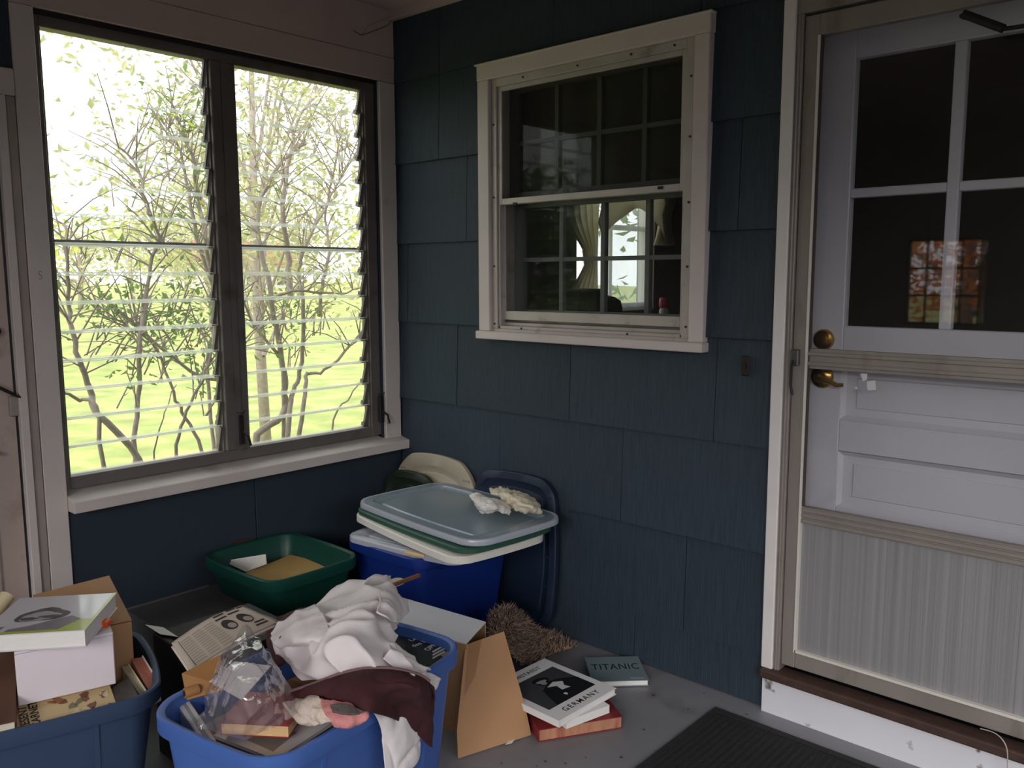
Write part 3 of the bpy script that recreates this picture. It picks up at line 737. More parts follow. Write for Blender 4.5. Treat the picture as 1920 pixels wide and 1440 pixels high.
shrub('many-stemmed shrub outside the right louver bay', ST3, -1.35, (-1.45, .25, GZ), rnd, [(LEAF[2], 3, .036, .95), (LEAF[1], 4, .034, 1.25)], clumps=[(LEAF[0], .044, [(x_, y_, 14) for x_, y_ in ((500, 555), (535, 565), (570, 550), (590, 580), (520, 600), (560, 620), (610, 570), (545, 640))]), (LEAF[2], .046, [(x_, y_, 18) for x_, y_ in ((465, 150), (500, 160), (540, 175), (580, 185), (620, 195), (655, 205), (480, 200), (520, 215), (560, 230), (600, 240), (640, 250), (670, 270), (490, 260), (540, 275))])])
def tree(label, loc, h, r, mat, nleaf, size, rnd, cat='tree', name='tree', trunk=.12):
    t = thing(name, loc, label, cat, 'trees in the yard'); b = V(loc)
    MB().tube([b - V((0, 0, .1)), b + V((rnd.gauss(0, .1), rnd.gauss(0, .1), h * .4)), b + V((rnd.gauss(0, .2), rnd.gauss(0, .2), h * .85))], [trunk, trunk * .8, trunk * .25], 8).build('trunk', BARK, t, smooth=2)
    pts = []; cl = []
    for i in range(16):
        a = rnd.uniform(0, 2 * pi); zz = rnd.uniform(.3, .95); rr = r * (1 - abs(zz - .55) * 1.1) * rnd.uniform(.3, 1)
        c_ = b + V((cos(a) * rr, sin(a) * rr, h * zz)); cl.append(c_)
        MB().tube([b + V((0, 0, h * zz * .6)), (b + V((0, 0, h * zz * .75)) + c_) / 2, c_], [trunk * .3, trunk * .2, trunk * .06], 5, cap=False).build('branch', BARK, t, smooth=2)
    for i in range(nleaf):
        c_ = rnd.choice(cl); pts.append(c_ + V((rnd.gauss(0, r * .26), rnd.gauss(0, r * .26), rnd.gauss(0, h * .07))))
    leaves('foliage', pts, size, mat, t, rnd); return t
tp_ = P(493, 620, x=-3.4)
tree('tall pale grey-green tree close behind the right louver bay', (-3.4, tp_.y, GZ), 4.8, 1.6, LEAF[2], 6200, .085, rnd, trunk=.05)
tree('small light green tree far across the lawn at left', (-16, 2.2, GZ), 4.2, 2.2, LEAF[1], 1600, .22, rnd)
tree('distant grey-green tree in front of the far house', (-21, 10.5, GZ + .2), 6.0, 2.2, LEAF[2], 2000, .26, rnd)
tree('distant yellow-green tree at the far edge of the lawn', (-24, 3.0, GZ + .25), 5.0, 2.2, LEAF[1], 1600, .26, rnd)
tree('orange autumn tree beyond the front porch window', (-.3, -10.5, GZ), 5.2, 2.0, LEAF[3], 3200, .2, rnd)
tree('green tree beyond the front porch window', (-8.5, -10.4, GZ), 4.0, 2.0, LEAF[0], 3200, .25, rnd)
tree('broad green tree beyond the room window', (-4.5, 10, GZ), 5.0, 2.5, LEAF[0], 2400, .25, rnd)
for k, (px_, xx, hh, mi) in enumerate(((150, -34, 3.6, 2), (250, -40, 4.2, 1), (350, -46, 4.6, 2), (560, -38, 5.5, 2), (720, -28, 5.0, 1))):
    q = P(px_, 560, x=xx); gz = GZ + max(0, -xx - 12) * .022
    tree('distant pale tree %s' % ['at the far left of the lawn', 'left of the far house', 'nearest the far house on its left', 'right of the far house', 'at the far right of the lawn'][k], (xx, q.y, gz), hh, 2.3, LEAF[mi], 700, .34, rnd)
BLOCKER = M('sky_blocker_green', (44, 56, 34), .9, var=.4, vscale=3, bump=.8, bscale=9)
def sky_blocker(label, x0, x1, y0, y1, h):  # bumpy green mass, added to hide low sky from the porch windows
    mb = MB(); nx = max(2, int((x1 - x0) / .5)); ny = max(2, int((y1 - y0) / .5)); nz = 9
    rings = []
    per = [(x0 + (x1 - x0) * i / nx, y0) for i in range(nx)] + [(x1, y0 + (y1 - y0) * i / ny) for i in range(ny)] + [(x1 - (x1 - x0) * i / nx, y1) for i in range(nx)] + [(x0, y1 - (y1 - y0) * i / ny) for i in range(ny)]
    for k in range(nz):
        z = GZ + (h - GZ) * k / (nz - 1)
        rings.append([V((x, y, z)) + noise.noise_vector(V((x * .9, y * .9, z * .9))) * (.35 if k else .05) for x, y in per])
    mb.loft(rings); o = mb.build('sky_blocker', BLOCKER, smooth=2); tag(o, label, 'sky_blocker', 'added low-sky blockers around the yard')
sky_blocker('tall dark block added to hide low sky beyond the front porch windows', 1.6, 15, -15.2, -13.6, 3.4)
sky_blocker('tall dark block added to hide low sky beyond the right porch windows', 13.4, 15, -13.2, 10, 3.0)
# far house with a red roof
hp = P(436, 548, x=-58)
hs = thing('house', (hp.x, hp.y, .3), 'small far house with red roof behind the shrubs', 'house')
hx, hy = hp.x, hp.y
box('wall', hx - 3, hx + 3, hy - 4, hy + 4, .3, 2.4, M('far_house_wall', (190, 182, 176), .8), hs)
rf = MB(); rf.add([(hx - 3.4, hy - 4.4, 2.4), (hx + 3.4, hy - 4.4, 2.4), (hx + 3.4, hy + 4.4, 2.4), (hx - 3.4, hy + 4.4, 2.4), (hx, hy - 4.4, 4.2), (hx, hy + 4.4, 4.2)], [(0, 4, 5, 3), (1, 2, 5, 4), (0, 1, 4), (3, 5, 2), (3, 2, 1, 0)])
rf.build('roof', M('far_red_roof', (150, 82, 74), .8), hs)
for yy in (-2.6, 0, 2.6): box('window', hx + 2.98, hx + 3.03, hy + yy - .5, hy + yy + .5, .8, 1.9, M('far_window', (70, 74, 80), .3), hs)

# ------------------------------------------------------------------ plastic bins and lids
def bin_(name, cx, cy, z0, ang, a, b, H, r, mat, label, taper=.05, bulge=.012, lip=.016, ribs=True, cat='bin', group=None, matrim=None):
    t = thing(name, (cx, cy, z0), label, cat, group, mtx=Matrix.Translation((cx, cy, z0)) @ Matrix.Rotation(ang, 4, 'Z'))
    def ring(off, z, bl=bulge): return rrect(a + off, b + off, max(.02, r + off), 7, bl, z)
    k = H
    R = [ring(-taper - lip, 0, 0), ring(-taper - lip + .004, .006, bulge * .2), ring(-lip - .004, k - .045), ring(-.002, k - .042), ring(0, k - .038), ring(0, k - .004), ring(-.004, k), ring(-.010, k), ring(-lip - .002, k - .004), ring(-lip - .006, k - .05), ring(-taper - lip - .004, .012, bulge * .2)]
    body = MB().loft(R).build('body', mat, t, smooth=True, local=True, normals=True)
    if ribs:
        for sx in (-1, 1):
            for yy in (-.55, .55):
                zt = k - .05; m_ = MB(); y_ = yy * b; w_ = .006
                x1 = a - lip - .004 + bulge * (1 - yy * yy) * .9; x0 = a - taper - lip + .002
                m_.hexa([(sx * x0, y_ - w_, .02), (sx * (x0 + .004), y_ - w_, .02), (sx * (x0 + .004), y_ + w_, .02), (sx * x0, y_ + w_, .02), (sx * (x1 - .012), y_ - w_, zt), (sx * (x1 + .003), y_ - w_, zt), (sx * (x1 + .003), y_ + w_, zt), (sx * (x1 - .012), y_ + w_, zt)])
                m_.build('rib', mat, body, local=True, normals=True)
    return t
def lid(name, mtx, a, b, r, mat, label, depth=.022, rim=.035, panel=.010, group='plastic bin lids', grooves=0, gmat=None, bulge=.012):
    t = thing(name, (0, 0, 0), label, 'lid', group, mtx=mtx)
    def ring(off, z): return rrect(a + off, b + off, max(.015, r + off), 7, bulge, z)
    R = [ring(-.003, -depth), ring(0, -depth), ring(0, -.004), ring(-.004, 0), ring(-rim, .002), ring(-rim - .010, panel * -1 + .004), ring(-rim - .03, -panel), ring(-rim - .034, -panel * .6)]
    inner = [ring(-rim - .034, -panel * .6 - .002), ring(-rim - .03, -panel - .002), ring(-rim - .010, -panel + .002), ring(-rim, -.0005), ring(-.005, -.003), ring(-.003, -depth)]
    m_ = MB(); m_.loft(R, cap0=False); m_.loft(inner, cap0=True, cap1=False)
    plate = m_.build('lid_plate', mat, t, smooth=True, local=True)
    for k in range(grooves):
        yy = -b + (k + .5) * 2 * b / grooves; 
        o = MB().box(-a + .008, -a + rim, yy - .004, yy + .004, 0, .004).build('rim_rib', gmat or mat, plate, local=True)
        o = MB().box(a - rim, a - .008, yy - .004, yy + .004, 0, .004).build('rim_rib', gmat or mat, plate, local=True)
    return t
TOTE = M('blue_tote_plastic', (70, 104, 176), .42, var=.05, vscale=5, spec=.4)
TOTED = M('slate_tote_plastic', (54, 70, 98), .5, var=.06, vscale=5, spec=.3)
NAVY = M('royal_blue_plastic', (20, 46, 124), .45, var=.06, vscale=4, spec=.4)
NAVYL = M('dark_navy_plastic', (26, 38, 58), .5, var=.06, vscale=4, spec=.35)
GREEN = M('dark_green_plastic', (16, 66, 56), .42, var=.08, vscale=5, spec=.4)
GREENL = M('green_lid_plastic', (44, 82, 66), .5)
BEIGE = M('beige_lid_plastic', (176, 166, 146), .55, var=.06)
DGREEN = M('deep_green_lid', (34, 46, 34), .55)
WLID = M('white_lid_plastic', (222, 218, 210), .5)
CLEAR = film('frosted_lid_plastic', (214, 224, 228), .08, haze=.5, hazecol=(212, 228, 240), rough=.22, power=3, fmax=.7)
RIMW = film('milky_rim_plastic', (226, 230, 238), .06, haze=.7, hazecol=(232, 234, 244), rough=.25)
TANG = math.atan2(.171, .985)
n_ = V((.985, .171, 0)); u_ = V((-.171, .985, 0))
TC = V((1.4535, -1.300, 0)) - n_ * .217
tote = bin_('storage_tote', TC.x, TC.y, 0, TANG, .217, .347, .42, .085, TOTE, 'bright blue open plastic tote heaped with clothes and books, nearest the camera', group='plastic storage bins')
LANG = radians(-17)
nl = V((cos(LANG), sin(LANG), 0)); ul = V((-sin(LANG), cos(LANG), 0))
FR = V((.955, -1.612, 0)); LC = FR - nl * .23 - ul * .33
lbin = bin_('storage_tote', LC.x, LC.y, 0, LANG, .23, .33, .38, .07, TOTED, 'dull slate-blue open plastic tote full of books at the left edge', bulge=.022, group='plastic storage bins')
bbin = bin_('storage_tote', .575, -.345, 0, 0, .215, .255, .42, .05, NAVY, 'royal blue plastic tote with stacked lids on top in the corner', group='plastic storage bins', ribs=False)
def flat(cx, cy, z, ang, rx=0, ry=0):
    return Matrix.Translation((cx, cy, z)) @ Matrix.Rotation(ang, 4, 'Z') @ Matrix.Rotation(ry, 4, 'Y') @ Matrix.Rotation(rx, 4, 'X')
def lid_from(c, z):
    """c: four pixel corners (L, near, R, back) of a horizontal lid at height z -> centre, angle, half sizes"""
    p = [P(a, b, z=z) for a, b in c]; ctr = (p[0] + p[1] + p[2] + p[3]) / 4
    e1 = ((p[1] - p[0]) + (p[2] - p[3])) / 2; e2 = ((p[3] - p[0]) + (p[2] - p[1])) / 2
    return ctr, math.atan2(e1.y, e1.x), e1.length / 2, e2.length / 2
lid('bin_lid', flat(.625, -.36, .437, radians(8), 0, 0), .27, .225, .05, RIMW, 'milky translucent lid lowest in the stack on the royal blue tote', rim=.03)
lid('bin_lid', flat(.655, -.335, .475, radians(-6), 0, radians(2.0)), .335, .22, .06, WLID, 'thick white lid in the stack on the royal blue tote', depth=.026)
lid('bin_lid', flat(.66, -.315, .498, radians(-4.5), 0, radians(1.2)), .345, .223, .06, GREENL, 'green lid just under the clear lid on the royal blue tote', depth=.018)
CL = lid('bin_lid', flat(.662, -.292, .522, radians(-4), 0, radians(.8)), .360, .228, .075, CLEAR, 'frosted clear lid on top of the stack, holding crumpled cloths', rim=.045, depth=.02, panel=.012)
rl = MB(); rl.loft([rrect(.360 + q, .228 + q, .075, 7, .012, z_) for q, z_ in ((.0005, -.02), (.0025, -.018), (.0025, -.004), (.0005, .0015), (-.006, .003), (-.010, .0015))], cap0=False, cap1=False)
rl.build('lid_rim', RIMW, CL, smooth=True, local=True)
# lids standing against the house wall
def lean(cx, ybot, z0, H, angdeg, az=0):
    """local x -> world x, local y -> up the lean, local z -> towards the room; origin at the lid centre"""
    t = radians(angdeg); yv = V((0, sin(t), cos(t))); zv = V((0, -cos(t), sin(t))); xv = V((1, 0, 0))
    m_ = Matrix((xv, yv, zv)).transposed().to_4x4(); base = V((cx, ybot, z0)); return Matrix.Translation(base + yv * H) @ m_ @ Matrix.Rotation(az, 4, 'Z')
lid('bin_lid', lean(.738, -.082, .036, .29, 4, radians(1.5)), .207, .287, .07, NAVYL, 'dark navy lid standing upright against the blue wall', rim=.03, grooves=5, bulge=.02)
lid('bin_lid', lean(.262, -.095, .05, .28, 6), .232, .28, .10, BEIGE, 'beige lid with ribbed rim leaning in the corner', rim=.05, grooves=5, bulge=.03, gmat=M('beige_rib', (150, 140, 122), .6))
lid('bin_lid', lean(.18, -.165, .02, .262, 6), .172, .262, .09, DGREEN, 'dark green lid leaning in front of the beige lid', rim=.03, bulge=.02)
# crumpled cloths on the clear lid
CLO = M('crumpled_white_cloth', (226, 220, 214), .8, bump=.2, bscale=80); CLO2 = M('crumpled_cream_cloth', (222, 210, 186), .85, bump=.3, bscale=80)
zt = .528
def pz(q): return P(q[0], q[1], z=q[2])
def grid(rows): return [[pz(q) if len(q) == 3 else q for q in r] for r in rows]
patch('crumpled_cloth', grid([[(880, 930, .57), (893, 925, .58), (905, 932, .56), (925, 938, .55), (950, 938, .545)],
                                   [(886, 938, .57), (900, 937, .585), (918, 936, .585), (938, 940, .57), (955, 946, .55)],
                                   [(893, 950, .55), (907, 951, .57), (925, 950, .58), (942, 952, .565), (957, 957, .545)],
                                   [(903, 961, .532), (915, 962, .545), (930, 958, .555), (943, 962, .545), (956, 966, .532)]]), CLO, nu=36, nv=36, amp=.006, freq=40, ridge=.008, thick=.003, seed=3)
tag(bpy.data.objects['crumpled_cloth'], 'crumpled white cloth nearest the edge on the clear lid', 'cloth')
o = patch('crumpled_cloth', grid([[(918, 919, .55), (935, 916, .565), (955, 918, .575), (985, 928, .57), (1010, 945, .545)],
                                   [(922, 926, .565), (940, 925, .585), (962, 928, .59), (990, 938, .585), (1013, 952, .55)],
                                   [(940, 934, .56), (955, 938, .575), (972, 943, .59), (995, 950, .58), (1014, 960, .545)],
                                   [(955, 945, .54), (962, 952, .545), (975, 960, .55), (995, 962, .545), (1013, 964, .532)]]), CLO2, nu=36, nv=40, amp=.006, freq=38, ridge=.010, thick=.004, seed=8)
tag(o, 'crumpled cream cloth behind the white one on the clear lid', 'cloth')
# wood piece poking out of the royal blue tote
TAN = M('pale_wood', (214, 186, 142), .6, var=.1, vscale=12)
o = MB().obox(P(757, 1040, z=.425), P(795, 1047, z=.425) - P(757, 1040, z=.425), P(815, 1030, z=.425) - P(790, 1045, z=.425), (0, 0, .012)).build('wood_slat', TAN, bevel=.004, normals=True)
tag(o, 'pale wooden slat poking out of the royal blue tote', 'wood')

# ------------------------------------------------------------------ dark chest, green tub with papers
CH = M('dark_grey_chest', (80, 80, 83), .75, var=.15, vscale=8, bump=.2, bscale=60)
ch = thing('storage_chest', (.26, -.96, 0), 'low dark grey chest along the window wall under the green tub', 'chest')
box('chest_body', .006, .50, -1.285, -.64, 0, .222, CH, ch, bevel=.004); box('chest_top', .004, .51, -1.295, -.63, .224, .24, CH, ch, bevel=.004)
box('back_strip', .0045, .012, -1.295, -.98, .24, .246, M('grey_strip', (92, 90, 90), .6), ch)
GC = V((.285, -.835, .24))
tub = bin_('storage_tub', GC.x, GC.y, GC.z, radians(1), .232, .195, .150, .06, GREEN, 'shallow dark green plastic tub of papers on the dark chest', taper=.035, ribs=False, cat='tub')
q0 = P(617, 1089, x=.522); 
sq = MB(); h_ = .007
for (a0, a1, b0, b1) in ((-h_, h_, -h_, -h_ + .003), (-h_, h_, h_ - .003, h_), (-h_, -h_ + .003, -h_, h_), (h_ - .003, h_, -h_, h_)): sq.box(.2325, .2335, .12 + a0, .12 + a1, .125 + b0, .125 + b1)
sq.build('square_mark', M('pale_mark', (170, 180, 176), .5), tub, local=True)
KR = M('kraft_board', (196, 158, 96), .75, var=.08, vscale=10); KR2 = M('brown_cardboard', (176, 134, 96), .8, var=.06, vscale=8, bump=.08, bscale=70)
PAPER = M('plain_paper', (226, 222, 216), .75); DBR = M('dark_brown_cloth_cover', (70, 36, 30), .7, var=.1)
def sheet(name, corners, thick, mat, label, cat, group=None, bevel=0, tagit=True, parent=None):
    c = [V(q) if isinstance(q, Vector) else pz(q) for q in corners]; nn = (c[1] - c[0]).cross(c[3] - c[0]).normalized()
    if nn.z < 0: nn = -nn
    m_ = MB().hexa([q - nn * thick for q in c] + c); o = m_.build(name, mat, parent, bevel=bevel, normals=True)
    if tagit: tag(o, label, cat, group)
    return o
sheet('kraft_folder', [(455, 1076, .315), (508, 1092, .305), (640, 1063, .305), (545, 1040, .315)], .012, KR, 'tan kraft folder lying in the green tub', 'folder')
sheet('paper_card', [(418, 1052, .335), (461, 1072, .312), (500, 1057, .330), (498, 1039, .365)], .002, PAPER, 'white card leaning inside the green tub', 'card')
sheet('brown_folder', [(398, 1046, .35), (476, 1036, .32), (478, 1010, .385), (450, 1012, .388)], .010, DBR, 'dark brown folder against the back of the green tub', 'folder')
sheet('cardboard_scrap', [(618, 1072, .345), (643, 1068, .345), (640, 1062, .372), (627, 1058, .372)], .003, KR2, 'small cardboard scrap at the right end of the green tub', 'cardboard')

# ------------------------------------------------------------------ books
INK = M('black_ink', (24, 22, 24), .6); PAGES = M('page_edges', (222, 210, 190), .8, var=.1, vscale=60, stretch=(.3, .3, 6)); PAGESW = M('white_page_edges', (230, 226, 222), .75, var=.05, vscale=60, stretch=(.3, .3, 6))
def book(name, c0, cx, cy, thick, label, cover, pages=PAGESW, hard=True, h=None, w=None, group=None, spine='L', cat='book', inset=.004):
    """c0, cx, cy: (px, py, z) of the cover's lower-left, lower-right and upper-left corner as one reads it"""
    o_ = V(c0) if isinstance(c0, Vector) else pz(c0); X = (V(cx) if isinstance(cx, Vector) else pz(cx)) - o_; Y = (V(cy) if isinstance(cy, Vector) else pz(cy)) - o_
    W = w or X.length; X.normalize(); Y = Y - X * Y.dot(X); Hh = h or Y.length; Y.normalize(); N_ = X.cross(Y)
    mt = Matrix((X, Y, N_)).transposed().to_4x4(); mt.translation = o_ - N_ * thick
    t = thing(name, (0, 0, 0), label, cat, group, mtx=mt)
    ct = .0025 if hard else .0008; ins = inset if hard else .0004
    fc = MB().box(0, W, 0, Hh, thick - ct, thick).build('front_cover', cover, t, local=True, bevel=.0008 if hard else 0)
    MB().box(0, W, 0, Hh, 0, ct).build('back_cover', cover, t, local=True, bevel=.0008 if hard else 0)
    s0 = {'L': (0, ct, 0, Hh), 'R': (W - ct, W, 0, Hh), 'T': (0, W, Hh - ct, Hh), 'B': (0, W, 0, ct)}[spine]
    MB().box(*s0, ct, thick - ct).build('spine', cover, t, local=True)
    i0 = [ins, W - ins, ins, Hh - ins]; i0[{'L': 0, 'R': 1, 'T': 3, 'B': 2}[spine]] = s0[{'L': 1, 'R': 0, 'T': 2, 'B': 3}[spine]]
    MB().box(*i0, ct, thick - ct).build('pages', pages, t, local=True)
    return fc, W, Hh, thick
def quad_on(t, pts, z, name, mat):
    return MB().add([(a, b, z) for a, b in pts], [tuple(range(len(pts)))]).build(name, mat, t, local=True)
def blob(t, cx, cy, rx, ry, z, name, mat, n=18, ang=0, wob=.12):
    pts = []
    for k in range(n):
        a = 2 * pi * k / n; r_ = 1 + wob * sin(3 * a + cx * 90) + wob * .5 * sin(5 * a + 1)
        x, y = rx * r_ * cos(a), ry * r_ * sin(a); pts.append((cx + x * cos(ang) - y * sin(ang), cy + x * sin(ang) + y * cos(ang)))
    return quad_on(t, pts, z, name, mat)
# floor stack: old red book, white booklet, photo book; blue-grey book beside
REDC = M('worn_red_cloth', (132, 36, 40), .65, var=.15, vscale=14, dirt=(96, 30, 34), dscale=12)
OLDP = M('old_stained_pages', (176, 124, 96), .85, var=.25, vscale=30, stretch=(1, 1, .2), dirt=(140, 56, 50), dscale=22, dlo=.5, dhi=.7)
t, W, Hh, T = book('red_book', (1010, 1369, .042), (1168, 1343, .042), (980, 1300, .042), .040, 'worn red cloth-bound book at the bottom of the floor stack', REDC, OLDP, h=.215, spine='L')
WC = M('white_book_cover', (228, 226, 226), .35, coat=.3)
t, W, Hh, T = book('white_booklet', (1062, 1352, .070), (1143, 1322, .070), (1010, 1296, .070), .026, 'plain white booklet between the red book and the photo book', WC, PAGESW, hard=False, h=.2)
t, W, Hh, T = book('photo_book', (1048, 1352, .094), (1156, 1290, .094), (961, 1263, .094), .022, 'white photo book with black portrait titled GERMANY on the floor stack', WC, PAGESW)
PH1 = M('photo_black', (22, 22, 24), .4); PH2 = M('photo_grey', (62, 62, 66), .4); PH3 = M('photo_light', (206, 204, 202), .4)
z_ = T + .0004
quad_on(t, [(W * .10, Hh * .205), (W * .90, Hh * .205), (W * .90, Hh * .80), (W * .10, Hh * .80)], z_, 'cover_photo', PH2)
z_ += .0003
quad_on(t, [(W * .24, Hh * .205), (W * .90, Hh * .205), (W * .90, Hh * .46), (W * .70, Hh * .58), (W * .58, Hh * .60), (W * .36, Hh * .50)], z_, 'photo_figure', PH1)
blob(t, W * .52, Hh * .65, W * .105, Hh * .085, z_ + .0003, 'photo_figure', PH1)
blob(t, W * .51, Hh * .63, W * .06, Hh * .05, z_ + .0006, 'photo_highlight', M('photo_mid', (150, 148, 146), .4), wob=.25)
quad_on(t, [(W * .46, Hh * .52), (W * .60, Hh * .56), (W * .70, Hh * .50), (W * .64, Hh * .43), (W * .66, Hh * .36), (W * .54, Hh * .38), (W * .56, Hh * .47)], z_ + .0006, 'photo_highlight', PH3)
blob(t, W * .50, Hh * .30, W * .022, Hh * .025, z_ + .0006, 'photo_highlight', PH3)
textmesh('title', 'GERMANY', .031, INK, Matrix.Translation((W * .5, Hh * .07, z_)), t, align='CENTER', space=1.3, sx=.98, bold=.0003)
textmesh('title', 'EISENSTAEDT', .024, INK, Matrix.Translation((W * .5, Hh * .86, z_)), t, align='CENTER', space=1.15, sx=.95, bold=.0003)
TITC = M('blue_grey_jacket', (122, 140, 146), .4, var=.1, vscale=6, coat=.2)
t, W, Hh, T = book('blue_grey_book', (1110, 1278, .024), (1217, 1275, .024), (1062, 1217, .024), .022, 'blue-grey book titled TITANIC on the floor by the wall', TITC, PAGESW, h=.188)
textmesh('title', 'TITANIC', .062, M('dark_title_ink', (30, 36, 40), .6), Matrix.Translation((W * .50, Hh * .46, T + .0004)), t, align='CENTER', sx=.66, space=1.1, bold=.0004)
quad_on(t, [(W * .68, Hh * .05), (W * .93, Hh * .05), (W * .93, Hh * .12), (W * .68, Hh * .12)], T + .0004, 'sticker', M('pale_sticker', (160, 160, 164), .5))

# ------------------------------------------------------------------ cardboard carton beside the bright blue tote
ct = thing('cardboard_carton', (1.0, -.70, 0), 'white-topped carton with a brown open flap hanging to the floor', 'box')
CW = M('white_carton_board', (226, 224, 230), .6, var=.03); 
A0 = P(874, 1206, z=.30); A1 = P(911, 1166, z=.30); A2 = P(757, 1121, z=.30); A3 = P(700, 1165, z=.30)
m_ = MB(); ins = .003
m_.hexa([A3 - V((0, 0, .004)), A0 - V((0, 0, .004)), A1 - V((0, 0, .004)), A2 - V((0, 0, .004)), A3, A0, A1, A2]); m_.build('top_flap', CW, ct, normals=True)
def wallp(a, b, nm, mat, z1=.296):
    d = (b - a); nn = V((-d.y, d.x, 0)).normalized() * .004
    MB().hexa([V((a.x, a.y, 0)), V((b.x, b.y, 0)), V((b.x, b.y, 0)) + nn, V((a.x, a.y, 0)) + nn, V((a.x, a.y, z1)), V((b.x, b.y, z1)), V((b.x, b.y, z1)) + nn, V((a.x, a.y, z1)) + nn]).build(nm, mat, ct, normals=True)
wallp(A1, A2, 'side_panel', KR2); wallp(A3, A0, 'side_panel', KR2); wallp(A2, A3, 'end_panel', KR2)
B0 = P(873, 1209, z=.292); B1 = P(945, 1184, z=.270)
n0 = V((.96, .28, 0))
C0 = P(857, 1369, z=.075); C1 = P(986, 1330, z=.075); D0 = P(859, 1422, z=.003); D1 = P(996, 1378, z=.003); Bm = P(905, 1196, z=.283)
m_ = MB()
def slab(qs, nm, mat):
    qs = [V(q) for q in qs]; nn = (qs[1] - qs[0]).cross(qs[-1] - qs[0]).normalized() * .0035
    k = len(qs); MB().add([q for q in qs] + [q - nn for q in qs], [tuple(range(k)), tuple(range(k, 2 * k))[::-1]] + [(i, i + k, (i + 1) % k + k, (i + 1) % k) for i in range(k)]).build(nm, mat, ct, normals=True)
pn_ = (C0 - B0).cross(C1 - B0).normalized(); B1 = PN(945, 1184, B0, pn_)
slab([B0, C0, C1, B1], 'open_flap', KR2); slab([C0, D0, D1, C1], 'flap_end', KR2)
tp = [P(878, 1213, z=.292) + n0 * .002, P(898, 1204, z=.287) + n0 * .002]
lerp = lambda a, b, t_: a + (b - a) * t_
q1 = lerp(B0, B1, .06) + n0 * .0015; q2 = lerp(B0, B1, .40) + n0 * .0015; q3 = lerp(lerp(B0, C0, .42), lerp(B1, C1, .42), .24) + n0 * .0015; q4 = lerp(lerp(B0, C0, .62), lerp(B1, C1, .62), .06) + n0 * .0015
MB().add([q1, q4, q3, q2], [(0, 1, 2, 3)]).build('torn_tape', M('brown_tape_mark', (150, 110, 74), .7), ct)
o = sheet('paper_scrap', [(947, 1396, .004), (960, 1393, .004), (965, 1386, .006), (955, 1388, .006)], .001, PAPER, 'tiny white paper scrap on the floor by the carton flap', 'paper')

# ------------------------------------------------------------------ coir mat, rubber door mat
COIR = M('coir_bristles', (178, 152, 134), .95, var=.5, vscale=110); COIRB = M('coir_backing', (150, 112, 76), .85, var=.15, vscale=14)
cm = thing('coir_mat', P(985, 1225, z=0), 'curled bristly brown coir mat behind the floor books', 'mat')
ctrl = grid([[(918, 1172, .165), (926, 1150, .19), (945, 1139, .205), (968, 1146, .185)],
             [(925, 1195, .150), (945, 1180, .165), (965, 1172, .165), (988, 1165, .14)],
             [(948, 1215, .110), (965, 1200, .115), (985, 1192, .10), (1008, 1180, .075)],
             [(968, 1232, .065), (985, 1220, .062), (1008, 1207, .05), (1040, 1190, .025)],
             [(985, 1255, .022), (1005, 1245, .022), (1035, 1225, .02), (1078, 1212, .016)]])
patch('backing', ctrl, COIRB, cm, nu=24, nv=20, amp=.003, freq=30, thick=.010)
B = catmull(ctrl, 60, 48); du = np.gradient(B, axis=0); dv = np.gradient(B, axis=1); nn = np.cross(du, dv); nn /= np.linalg.norm(nn, axis=2, keepdims=True)
sgn = 1 if nn[30, 24] @ np.array((fw.x, fw.y, fw.z)) < 0 else -1
br = MB(); br2 = MB(); rb = random.Random(5)
for i in range(60):
    for j in range(48):
        for _ in range(2):
            p = V(B[i, j]) + V((rb.gauss(0, .003), rb.gauss(0, .003), rb.gauss(0, .002))); d = (V(nn[i, j]) * sgn + V((rb.gauss(0, .45), rb.gauss(0, .45), rb.gauss(0, .45)))).normalized()
            L = rb.uniform(.014, .034); s_ = d.orthogonal().normalized() * .0019; s2 = d.cross(s_)
            (br if rb.random() < .6 else br2).add([p + s_, p - s_ * .5 + s2, p - s_ * .5 - s2, p + d * L], [(0, 1, 3), (1, 2, 3), (2, 0, 3)])
tag(br.build('bristles', COIR, cm), kind='stuff'); tag(br2.build('bristles', M('dark_coir_bristles', (70, 58, 56), .95), cm), kind='stuff')
RUB = M('black_rubber', (34, 33, 34), .8, var=.2, vscale=30, bump=.8, bscale=160)
dm = thing('door_mat', (2.1, -.5, 0), 'black ribbed rubber door mat in front of the step', 'mat')
box('mat_base', 1.69, 2.62, -.80, -.118, .0005, .006, RUB, dm, bevel=.002)
for (a, b, c_, d) in ((1.69, 2.62, -.80, -.775), (1.69, 2.62, -.143, -.118), (1.69, 1.715, -.775, -.143), (2.595, 2.62, -.775, -.143)): box('mat_border', a, b, c_, d, .006, .0085, RUB, dm, bevel=.001)
rm_ = None
for k in range(40):
    xx = 1.722 + k * .0217
    if rm_ is None: o = MB().box(-.005, .005, -.30, .30, 0, .0025).build('mat_rib', RUB, dm); rm_ = o.data
    else: o = bpy.data.objects.new('mat_rib', rm_); COL.objects.link(o); setparent(o, dm)
    o.location = (xx, -.459, .006)

